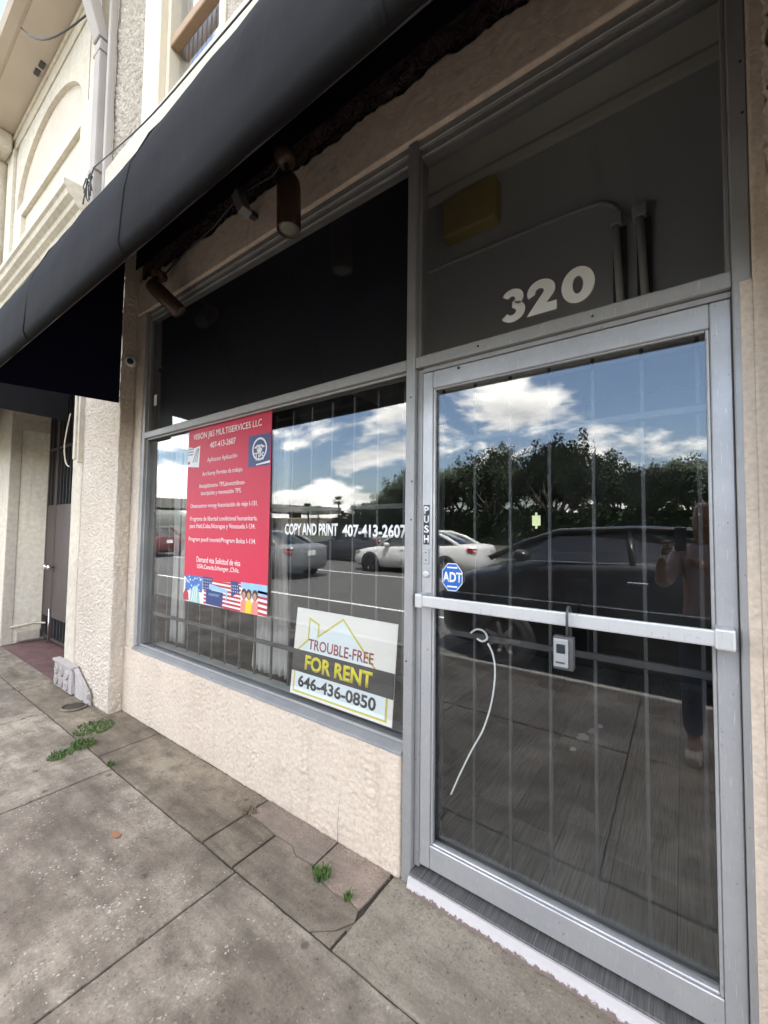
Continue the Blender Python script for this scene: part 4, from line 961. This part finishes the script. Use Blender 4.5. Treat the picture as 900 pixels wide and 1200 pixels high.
weed(-.925, -.125, 40, .03, .04, 'dry brown weed tuft at the foot of the low wall', 'deadweed')
weed(-2.40, -.40, 190, .045, .07, 'dense green weed clump at the slab joint near the pilaster')
weed(-2.62, -.26, 260, .022, .13, 'low mossy green weed mat at the pilaster corner', w=.006)
weed(-2.36, -.54, 120, .025, .07, 'flat green weed strip spreading over the outer slab', w=.005)
weed(-1.99, -.385, 30, .03, .025, 'tiny green weed sprig alone in the long joint')
random.seed(5); v = []; f = []
for i in range(900):
    x = random.uniform(-2.78, 1.1); y = -.012-abs(random.gauss(0, .022)); r = random.uniform(.0012, .0045)
    if x > -.04: y -= .02
    k = len(v); v += [(x-r, y, 0), (x, y-r, 0), (x+r*.9, y, .001), (x, y+r*.8, 0), (x+r*.2, y, r*.9)]; f += [(k, k+1, k+4), (k+1, k+2, k+4), (k+2, k+3, k+4), (k+3, k, k+4)]
tag(mk('debris', v, f, simple('crumbled_render', (.22, .17, .12), .9, var=.5, vscale=90)), 'fine crumbs of dirt and plaster along the wall foot', 'debris', None, 'stuff')
ckp = [(-.402, .0), (-.399, .045), (-.405, .09), (-.395, .13), (-.398, .17), (-.388, .215), (-.391, .25)]
mk('crack', [(x+d*.0014*(1-i/8), -.0135, z) for i, (x, z) in enumerate(ckp) for d in (-1, 1)]+[(x, -.002, z) for x, z in ckp], [(2*i, 2*i+1, 2*i+3, 2*i+2) for i in range(6)], 'joint', B)
CH = empty('chair', (-2.35, 1.35, .052), 'dark chair standing in the dim shop behind the display window', 'chair')
for x in (-.2, .2):
    for y in (-.2, .2): tube('leg', [(x, y, 0), (x, y, .44 if y < 0 else .92)], .012, 'iron', CH, 8)
box('seat', -.23, .23, -.23, .23, .44, .48, 'black', CH, .012, 2); box('backrest', -.22, .22, .18, .22, .62, .95, 'black', CH, .012, 2)
lf_ = [(-1.30+.028*math.cos(a)*(1+.15*math.cos(2*a)), -.62+.018*math.sin(a)) for a in [i*math.pi/7 for i in range(14)]]
tag(prism('fallen_leaf', lf_, .004, .006, 'z', simple('rust_leaf', (.32, .15, .08), .8)), 'small rust brown leaf lying on the pavement slab', 'leaf')

# ================================================================== CARS
def car(name, label, x_front, y_near, paint, direction=-1, L_=4.75, Wd=1.82, H_=1.48, zg=-.125, roof=(.34, .50, .66, .86), hood=.92, detail=True, rot=0.0):
    """sedan/SUV: local x from nose (0) to tail (L), y across, z up"""
    root = empty(name, (0, 0, 0), label, 'car', 'cars on the street')
    hw_ = Wd/2
    st = [ # s, half width factor, z bottom, z shoulder, z centre line top
        (0.0, .62, .38, .56, .60), (.012, .80, .26, .64, .68), (.05, .92, .20, .72, .77), (.12, .975, .18, .79, .85), (.22, .99, .18, .86, .92), (.31, 1, .18, .92, .97),
        (.45, 1, .18, .95, .98), (.60, 1, .18, .97, 1.0), (.74, 1, .18, .99, 1.02), (.84, .985, .19, 1.01, 1.05), (.93, .95, .22, 1.02, 1.07), (.985, .86, .28, .99, 1.03), (1.0, .74, .36, .90, .93)]
    k_ = hood/.92
    bm = bmesh.new(); rings = []
    for s, wf, z0, z1, z2 in st:
        w = hw_*wf; x = s*L_; z1, z2 = z1*k_, z2*k_
        half = [(0, z0), (w*.86, z0), (w*.965, z0+.10), (w, z0+.5*(z1-z0)), (w*.985, z1-.10), (w*.93, z1), (w*.72, z1+.6*(z2-z1)), (0, z2)]
        ring_ = [bm.verts.new((x, y, z)) for y, z in half]+[bm.verts.new((x, -y, z)) for y, z in half[-2:0:-1]]
        rings.append(ring_)
    n_ = len(rings[0])
    for a, c in zip(rings[:-1], rings[1:]):
        for i in range(n_): bm.faces.new((a[i], a[(i+1) % n_], c[(i+1) % n_], c[i]))
    bm.faces.new(rings[0]); bm.faces.new(rings[-1][::-1])
    parts = [bmo('body', bm, paint, root, True)]
    ws, rs_, re, be = [r*L_ for r in roof]
    zr = H_; zb_ = .93*k_
    def gh(inset, z_drop=0.0):
        base = [(ws-.0, hw_*.80), (ws+.35, hw_*.915), (be-.30, hw_*.915), (be, hw_*.74)]
        return base
    # greenhouse sides: glass
    P = lambda x, y, z: (x, y, z)
    wt, wb = hw_*.66, hw_*.925
    for sgn in (1, -1):
        v = [P(ws, sgn*hw_*.86, zb_), P(be-.02, sgn*hw_*.84, zb_+.06), P(re+.05, sgn*wt, zr-.05), P((rs_+re)/2, sgn*wt*1.02, zr-.02), P(rs_, sgn*wt, zr-.05), P(ws+.3, sgn*wb, zb_), P(be-.35, sgn*wb, zb_+.03)]
        parts.append(mk('side_glass', v, [(0, 5, 4), (5, 6, 2, 3, 4), (6, 1, 2)], 'carglass', root))
        # pillars
        bm = bmesh.new()
        addtube(bm, [(ws-.02, sgn*hw_*.87, zb_), (ws+(rs_-ws)*.5, sgn*(hw_*.87+wt)/2*1.01, (zb_+zr-.04)/2+.03), (rs_, sgn*wt*1.01, zr-.04), ((rs_+re)/2, sgn*wt*1.03, zr-.005), (re, sgn*wt*1.01, zr-.04), ((re+be)/2, sgn*(hw_*.86+wt)/2, (zr+zb_)/2+.06), (be, sgn*hw_*.84, zb_+.06)], [.035, .035, .04, .04, .05, .06, .06], 6)
        xm = (rs_+re)/2; addtube(bm, [(xm, sgn*wb*1.005, zb_), (xm-.05, sgn*wt*1.03, zr-.03)], .035, 6)
        parts.append(bmo('pillar', bm, paint, root, True))
        parts.append(tube('window_trim', [(ws+.25, sgn*wb*1.01, zb_-.005), (be-.35, sgn*wb*1.01, zb_+.025)], .009, 'chrome', root, 6))
        mr_ = lathe('mirror', [(.02, 0), (.09, .02), (.11, .07), (.10, .14), (.05, .18)], paint, root, 12, Matrix.Translation((ws+.42, sgn*(wb+.02), zb_+.06)) @ Matrix.Rotation(R(-90*sgn), 4, 'X') @ Matrix.Scale(.62, 4, (0, 1, 0)))
        parts.append(mr_)
        for xh in (.44*L_, .63*L_): parts.append(box('door_handle', xh, xh+.18, sgn*hw_*.985-.012, sgn*hw_*.985+.012, .78*k_, .81*k_, 'chrome', root, .005))
        hl = [(.012, .60), (.10, .655), (.10, .72), (.03, .70)]
        parts.append(mk('headlight', [(s*L_, sgn*hw_*w_, z*k_) for s, w_, z in ((.008, .70, .60), (.035, .91, .62), (.09, .965, .70), (.085, .94, .765), (.02, .80, .70))], [(0, 1, 2, 3, 4)], 'lens', root))
        parts.append(mk('taillight', [(s*L_, sgn*hw_*w_, z*k_) for s, w_, z in ((.998, .55, .80), (.990, .885, .80), (.94, .965, .86), (.935, .965, .95), (.992, .87, .94), (1.001, .60, .90))], [(0, 1, 2, 3, 4, 5)], TL, root))
    # windscreen, rear glass, roof
    parts.append(mk('windscreen', [P(ws, -hw_*.86, zb_), P(ws-.12, 0, zb_+.03), P(ws, hw_*.86, zb_), P(rs_, wt, zr-.05), P(rs_-.06, 0, zr-.02), P(rs_, -wt, zr-.05)], [(0, 1, 4, 5), (1, 2, 3, 4)], 'carglass', root, True))
    parts.append(mk('rear_glass', [P(be, -hw_*.84, zb_+.06), P(be+.10, 0, zb_+.09), P(be, hw_*.84, zb_+.06), P(re, wt, zr-.05), P(re+.05, 0, zr-.02), P(re, -wt, zr-.05)], [(0, 1, 4, 5), (1, 2, 3, 4)], 'carglass', root, True))
    xs_ = [rs_-.03, rs_+.15, (rs_+re)/2, re-.15, re+.03]; zz_ = [zr-.055, zr-.018, zr, zr-.012, zr-.045]
    v = [P(x, wt*1.02*u, z-.035*u*u) for x, z in zip(xs_, zz_) for u in (-1, -.6, 0, .6, 1)]
    parts.append(mk('roof', v, [(i*5+j, i*5+j+1, i*5+j+6, i*5+j+5) for i in range(4) for j in range(4)], paint, root, True))
    parts[-1].modifiers.new('thick', 'SOLIDIFY').thickness = .03
    rw = .325
    for xw in (.185*L_, .79*L_):
        for sgn in (1, -1):
            yc = sgn*(hw_-.10)
            Mx = Matrix.Translation((xw, yc, rw)) @ Matrix.Rotation(R(-90*sgn), 4, 'X')
            parts.append(lathe('wheel_arch', [(.385, .0), (.385, .112), (.30, .1135)], 'black', root, 26, Mx))
            wh = lathe('wheel', [(.20, -.02), (rw-.02, -.02), (rw, .02), (rw, .095), (rw-.02, .118), (.235, .122), (.215, .105)], 'rubber', root, 26, Mx)
            parts.append(wh)
            bm = bmesh.new()
            for q_ in range(7):
                a = q_*2*math.pi/7; bx_ = bmesh.new()
                addbox(bm, -.0, .0, 0, 0, 0, 0) if False else None
                c_, s_ = math.cos(a), math.sin(a)
                pts_ = [(.03, -.028), (.215, -.018), (.215, .018), (.03, .028)]
                vv = [bm.verts.new((px*c_-py*s_, px*s_+py*c_, zq)) for zq in (.106, .120) for px, py in pts_]
                for q2 in ((0, 1, 2, 3), (7, 6, 5, 4), (0, 4, 5, 1), (1, 5, 6, 2), (2, 6, 7, 3), (3, 7, 4, 0)): bm.faces.new([vv[i] for i in q2])
                bx_.free()
            bmesh.ops.transform(bm, matrix=Mx, verts=bm.verts); rm = bmo('rim', bm, 'chrome', root)
            parts.append(rm)
    parts.append(box('licence_plate', L_*1.001-.01, L_*1.001+.012, -.16, .16, .70*k_, .86*k_, 'flagwhite', root, .004))
    parts.append(box('grille', -.012, .03, -.42, .42, .42, .56*k_, 'black', root, .02))
    root.location = (x_front, y_near, zg)
    root.rotation_euler = (0, 0, rot)
    return root
mtl, ttl, btl = newmat('taillight_red'); btl.inputs['Base Color'].default_value = (.35, .01, .012, 1); btl.inputs['Roughness'].default_value = .15
nzt = N(ttl, 'ShaderNodeTexNoise', Scale=60.0); rrt = ramp(ttl, nzt, 'Fac', [(.3, .1), (.7, .25)]); L(ttl, rrt, 0, btl, 'Roughness')
TL = mtl
BLK = carpaint('car_paint_black', (.006, .006, .009)); WHT = carpaint('car_paint_white', (.72, .72, .70)); GRY = carpaint('car_paint_grey', (.16, .17, .18)); NVY = carpaint('car_paint_dark', (.015, .017, .022)); REDP = carpaint('car_paint_red', (.10, .02, .02)); SLV = carpaint('car_paint_silver', (.42, .43, .44))
car('parked_car', 'black sedan parked at the kerb right behind the photographer', -1.70, -4.02, BLK, H_=1.62, L_=5.0, hood=1.24, roof=(.15, .30, .60, .92))
car('passing_car', 'white sedan on the far side of the street lane line', -9.05, -10.95, WHT, H_=1.46, L_=4.95, roof=(.25, .40, .68, .88))
car('passing_car', 'grey sedan seen from behind in the middle lane', -13.1, -7.4, GRY, H_=1.44, L_=4.7)
car('passing_car', 'dark hatchback between the black sedan and the trees', -2.9, -8.1, NVY, H_=1.58, L_=4.4, roof=(.24, .42, .74, .95), rot=0)
car('passing_car', 'dark sedan ahead of the white sedan near the far kerb', -14.2, -13.4, NVY, H_=1.46, L_=4.7)
car('passing_car', 'small red hatchback far up the street', -24.5, -9.0, REDP, H_=1.5, L_=4.2, roof=(.24, .40, .76, .96))
car('parked_car', 'silver sedan parked at the kerb well ahead of the black sedan', -17.5, -4.0, SLV, H_=1.46)

# ================================================================== TREES ACROSS THE STREET
def oak_meshes(seed, h=9.0, rad=5.0, nleaf=17000):
    rnd = random.Random(seed); bm = bmesh.new()
    tips = []
    def limb(p, d, ln, r, depth):
        pts = [p]; q = p.copy(); dd = d.copy()
        for i in range(4):
            dd = (dd+Vector((rnd.uniform(-.3, .3), rnd.uniform(-.3, .3), rnd.uniform(-.08, .22)))).normalized(); q = q+dd*ln/4; pts.append(q.copy())
        addtube(bm, pts, [r*(1-.14*i) for i in range(5)], 6 if depth < 2 else 4, False)
        if depth == 3: tips.append(pts[-1]); return
        for i in range(3 if depth < 1 else 3):
            a = rnd.uniform(0, 6.283); up_ = rnd.uniform(.15, .9)
            nd = (dd*.6+Vector((math.cos(a)*.9, math.sin(a)*.9, up_*.7))).normalized()
            limb(pts[rnd.choice((2, 3, 4))], nd, ln*rnd.uniform(.6, .8), r*.55, depth+1)
            if depth >= 1: tips.append(pts[-1])
    for i in range(4): limb(Vector((0, 0, h*.20)), Vector((math.cos(i*1.6+seed)*.7, math.sin(i*1.6+seed)*.7, .8)).normalized(), h*.36, .22, 0)
    addtube(bm, [(0, 0, -.2), (.05, 0, h*.1), (0, .05, h*.24)], [.46, .36, .30], 8)
    bmesh.ops.recalc_face_normals(bm, faces=bm.faces)
    tr = bpy.data.meshes.new('trunk'); bm.to_mesh(tr); bm.free(); tr.materials.append(MT['bark'])
    # scale clumps to the wanted crown
    v = []; f = []
    cl = [t_+Vector((rnd.gauss(0, .3), rnd.gauss(0, .3), rnd.gauss(0, .25))) for t_ in tips]
    per = max(6, nleaf//len(cl))
    for c in cl:
        cr_ = rnd.uniform(.45, .95)
        for i in range(per):
            d = Vector((rnd.gauss(0, 1), rnd.gauss(0, 1), rnd.gauss(0, .65))); d = d.normalized()*cr_*rnd.random()**.4
            p = c+d; a = Vector((rnd.gauss(0, 1), rnd.gauss(0, 1), rnd.gauss(0, .6))).normalized(); b_ = a.orthogonal().normalized(); s = rnd.uniform(.08, .17)
            k = len(v); v += [tuple(p-a*s), tuple(p+b_*s*.6), tuple(p+a*s), tuple(p-b_*s*.6)]; f.append((k, k+1, k+2, k+3))
    cm = bpy.data.meshes.new('crown'); cm.from_pydata(v, [], f); cm.update(); cm.materials.append(MT['leaf'])
    return tr, cm
OAKS = [oak_meshes(s) for s in (1, 5, 9)]
random.seed(21)
spots = [(-26.5, -35, 4.6), (-23.0, -33, 6.8), (-19.6, -34, 7.9), (-16.2, -33, 7.5), (-12.6, -33, 9.2), (-10.0, -36, 8.5), (-7.2, -33, 9.4), (-4.6, -35, 8.0), (-1.2, -33, 6.3), (2.0, -34, 6.9), (5.6, -35, 7.4), (9.5, -34, 8.6), (14, -35, 9.0), (-14.4, -39, 7.6), (-8.6, -40, 8.2), (-2.8, -39, 6.8), (4, -39, 6.6)]
for i, (x, y, ht) in enumerate(spots):
    tr, cm = OAKS[i % 3]
    e_ = empty('oak_tree', (x, y, -.13), 'tall dark live oak in the row across the street', 'tree', 'oaks across the street')
    top = max(q.co.z for q in cm.vertices); sz_ = ht/top; sw_ = random.uniform(.62, .78)
    e_.scale = (sw_, sw_, sz_); e_.rotation_euler = (0, 0, random.uniform(0, 6.28))
    link('trunk', tr, None, e_); link('crown', cm, None, e_)
v = []; f = []; rnd = random.Random(4)
for i in range(34000):
    x = rnd.uniform(-30, 22); hgt = 2.9+1.1*noise.noise((x*.35, 2, 0))+.8*noise.noise((x*1.1, 5, 0))
    p = Vector((x, rnd.uniform(-42, -31), max(0, rnd.random()**.8*hgt)-.1)); a = Vector((rnd.gauss(0, 1), rnd.gauss(0, 1), rnd.gauss(0, .6))).normalized(); b_ = a.orthogonal().normalized(); q_ = rnd.uniform(.16, .34)
    k = len(v); v += [tuple(p-a*q_), tuple(p+b_*q_*.6), tuple(p+a*q_), tuple(p-b_*q_*.6)]; f.append((k, k+1, k+2, k+3))
tag(mk('undergrowth', v, f, 'leaf'), 'dense dark undergrowth behind the oak row', 'undergrowth', None, 'stuff')
def palm(x, y, h, label):
    e_ = empty('palm_tree', (x, y, -.13), label, 'tree', 'palms far up the street')
    tube('trunk', [(0, 0, 0), (.1, 0, h*.5), (.05, .1, h)], [.22, .17, .15], 'bark', e_, 8)
    v = []; f = []; rnd = random.Random(int(x))
    for i in range(34):
        a = rnd.uniform(0, 6.283); el = rnd.uniform(-.7, 1.2); d = Vector((math.cos(a)*math.cos(el), math.sin(a)*math.cos(el), math.sin(el))); s_ = d.cross(Vector((0, 0, 1))).normalized()
        for k2 in range(7):
            w_ = (k2-3)*.22; p = Vector((.05, .1, h)); dd = (d+s_*w_).normalized(); k = len(v)
            v += [tuple(p+dd*.3), tuple(p+dd*1.0+s_*.05), tuple(p+dd*1.5-Vector((0, 0, .25))), tuple(p+dd*1.0-s_*.05)]; f.append((k, k+1, k+2, k+3))
    mk('crown', v, f, 'palm_leaf', e_)
palm(-55, -60, 6.6, 'tall fan palm beside the slender tower'); palm(-64, -60, 5.4, 'shorter fan palm near the long low building')
palm(-63, -62, 5.0, 'squat fan palm behind the shorter palm')
for (x, y, s) in ((-50, -62, .42), (-47, -60, .5), (-56.5, -63, .4), (-42, -62, .62), (-59, -63, .36)):
    tr, cm = OAKS[1]; e_ = empty('shrub_tree', (x, y, -.13), 'small bushy tree far up the street near the palms', 'tree', 'small trees near the palms')
    e_.scale = (s, s, s*.95); link('trunk', tr, None, e_); link('crown', cm, None, e_)
TW = empty('slender_tower', (-48, -64, -.13), 'slender pale tower rising beyond the small trees', 'tower')
mk('shaft', [(-.55, -.55, 0), (.55, -.55, 0), (.55, .55, 0), (-.55, .55, 0), (-.35, -.35, 7.2), (.35, -.35, 7.2), (.35, .35, 7.2), (-.35, .35, 7.2)], [(0, 1, 5, 4), (1, 2, 6, 5), (2, 3, 7, 6), (3, 0, 4, 7), (4, 5, 6, 7)], 'kerb', TW)
box('lantern', -.28, .28, -.28, .28, 7.2, 7.9, 'stucco_smooth', TW)
LBd = empty('low_building', (-78, -66, -.13), 'long low tan building far up the street', 'building')
box('wall', -24, 14, -4, 4, 0, 3.0, 'stucco', LBd); box('roof', -24.3, 14.3, -4.3, 4.3, 3.0, 3.3, 'soffit', LBd)
for k in range(9): box('window', -21+k*3.6, -19.4+k*3.6, 3.99, 4.02, 1.0, 2.1, 'black', LBd)
OV = empty('overpass', (-78, -10, -.13), 'concrete overpass crossing the street far away', 'bridge')
box('deck', -6, 6, -70, 50, 4.6, 5.5, 'kerb', OV); box('parapet', 5.6, 5.9, -70, 50, 5.5, 6.3, 'kerb', OV)
for k in range(5): box('pier', -1, 1, -60+k*24, -58+k*24, 0, 4.6, 'kerb', OV)
tag(tube('street_lamp', [(-58, -24.5, -.1), (-58, -24.5, 7.6), (-58, -23.8, 8.1), (-58, -22.4, 8.2)], .08, 'alu', None, 8), 'tall grey street lamp in front of the overpass', 'street lamp')

# ================================================================== PHOTOGRAPHER
PH = empty('person', (1.10, -1.86, 0), 'person in a mauve top and dark jeans holding up a phone', 'person')
def skin(name, joints, edges, mat, parent, root=0, sub=2):
    me = bpy.data.meshes.new(name); me.from_pydata([j[0] for j in joints], edges, []); me.update()
    o = link(name, me, mat, parent)
    md = o.modifiers.new('skin', 'SKIN'); md.use_smooth_shade = True
    for i, j in enumerate(joints):
        r = j[1] if isinstance(j[1], tuple) else (j[1], j[1])
        me.skin_vertices[0].data[i].radius = r; me.skin_vertices[0].data[i].use_root = (i == root)
    sb = o.modifiers.new('sub', 'SUBSURF'); sb.levels = sub; sb.render_levels = sub
    return o
sk = simple('skin', (.30, .18, .13), .5, var=.1, vscale=20); mauve = simple('mauve_cloth', (.42, .34, .37), .85, var=.1, vscale=15, bump=.3, bscale=80)
jean = simple('dark_denim', (.025, .035, .07), .85, var=.2, vscale=40); hairm = simple('light_brown_hair', (.20, .13, .06), .6, var=.4, vscale=60); shoe = simple('tan_shoe', (.55, .48, .43), .7)
# local frame: x right of the world, y back is negative; person faces +y/-x towards the shop
J = [((0, 0, .92), (.13, .10)), ((0, 0, 1.12), (.12, .09)), ((0, .01, 1.30), (.14, .10)), ((0, 0, 1.40), (.06, .06)), ((-.01, .02, 1.47), .048), ((-.02, .04, 1.54), (.070, .085)), ((-.02, .04, 1.62), (.072, .088)), ((-.02, .03, 1.69), (.05, .06)),
     ((.155, -.01, 1.345), .052), ((.21, .06, 1.12), .042), ((.02, .17, 1.24), .030), ((-.125, .215, 1.32), .028),
     ((-.155, .02, 1.345), .052), ((-.26, .07, 1.12), .042), ((-.27, .16, 1.24), .030), ((-.25, .215, 1.32), .028),
     ((.085, 0, .86), .085), ((.09, .01, .48), .058), ((.10, -.02, .10), .038), ((.10, .10, .035), .035),
     ((-.085, 0, .86), .085), ((-.10, .05, .48), .058), ((-.10, .05, .10), .038), ((-.11, .17, .035), .035)]
E_ = [(0, 1), (1, 2), (2, 3), (3, 4), (4, 5), (5, 6), (6, 7), (2, 8), (8, 9), (9, 10), (10, 11), (2, 12), (12, 13), (13, 14), (14, 15), (0, 16), (16, 17), (17, 18), (18, 19), (0, 20), (20, 21), (21, 22), (22, 23)]
body = skin('body', J, E_, sk, PH)
g = 1.16
skin('shirt', [((0, 0, .86), (.165, .135)), ((0, 0, 1.0), (.15, .12)), ((0, 0, 1.15), (.14, .11)), ((0, .01, 1.31), (.165, .12)), ((0, 0, 1.40), (.085, .08)), ((.155, -.01, 1.345), .072), ((.21, .06, 1.12), .056), ((-.155, .02, 1.345), .072), ((-.26, .07, 1.12), .056), ((.10, .13, 1.19), .044), ((-.268, .125, 1.19), .044)], [(0, 1), (1, 2), (2, 3), (3, 4), (3, 5), (5, 6), (3, 7), (7, 8), (6, 9), (8, 10)], mauve, PH)
skin('jeans', [((0, 0, .93), (.155, .12)), ((.085, 0, .84), .105), ((.09, .01, .48), .075), ((.10, -.02, .13), .060), ((-.085, 0, .84), .105), ((-.10, .05, .48), .075), ((-.10, .05, .13), .060)], [(0, 1), (1, 2), (2, 3), (0, 4), (4, 5), (5, 6)], jean, PH)
for (x, y) in ((.10, -.02), (-.105, .05)):
    skin('shoe', [((x, y-.04, .045), .05), ((x, y+.06, .04), .052), ((x-.005, y+.17, .03), .042)], [(0, 1), (1, 2)], shoe, PH)
skin('hair', [((-.02, .01, 1.68), (.082, .085)), ((-.02, -.03, 1.60), (.092, .080)), ((-.01, -.05, 1.45), (.085, .06)), ((.0, -.06, 1.28), (.09, .045)), ((.09, .03, 1.40), .04), ((.10, .06, 1.24), .03)], [(0, 1), (1, 2), (2, 3), (1, 4), (4, 5)], hairm, PH)
# face features
for dx in (-.032, .032): lathe('eye', [(.004, 0), (.011, .004), (.009, .009), (.002, .011)], 'flagwhite', PH, 10, Matrix.Translation((-.02+dx, .118, 1.60)) @ Matrix.Rotation(R(-90), 4, 'X'))
skin('nose', [((-.02, .125, 1.60), .010), ((-.02, .142, 1.565), .014)], [(0, 1)], sk, PH, sub=1)
box('mouth', -.045, .005, .118, .128, 1.522, 1.532, 'coral', PH, .003)
for sg, (hx, hy, hz) in ((1, (-.135, .215, 1.345)), (-1, (-.245, .215, 1.345))):
    skin('palm', [((hx, hy-.005, hz-.015), (.026, .016)), ((hx-.01*sg, hy+.004, hz+.045), (.030, .015))], [(0, 1)], sk, PH, sub=1)
    for k in range(4):
        z0 = hz+.012+.021*k; ln = (.75, .95, 1, .9)[k]
        skin('finger', [((hx+.008*sg, hy+.004, z0), .0095), ((hx-.012*sg, hy+.026*ln+.004, z0+.004), .009), ((hx-.038*sg*ln, hy+.034, z0+.006), .008), ((hx-.056*sg*ln, hy+.030, z0+.006), .007)], [(0, 1), (1, 2), (2, 3)], sk, PH, sub=1)
    skin('thumb', [((hx, hy-.012, hz+.0), .011), ((hx-.022*sg, hy-.020, hz+.03), .010), ((hx-.045*sg, hy-.014, hz+.05), .008)], [(0, 1), (1, 2)], sk, PH, sub=1)
PHN = empty('phone', CAM-Fw*.012, 'black phone held up by the photographer', 'phone')
PHN.rotation_euler = m3.to_euler()
phb = box('phone_body', -.060, .016, -.130, .018, -.008, 0, 'signblack', PHN, .006, 3)
lathe('camera_ring', [(.009, 0), (.009, .002), (.007, .002)], 'chrome', PHN, 16, Matrix.Translation((-.018, 0, .0)))
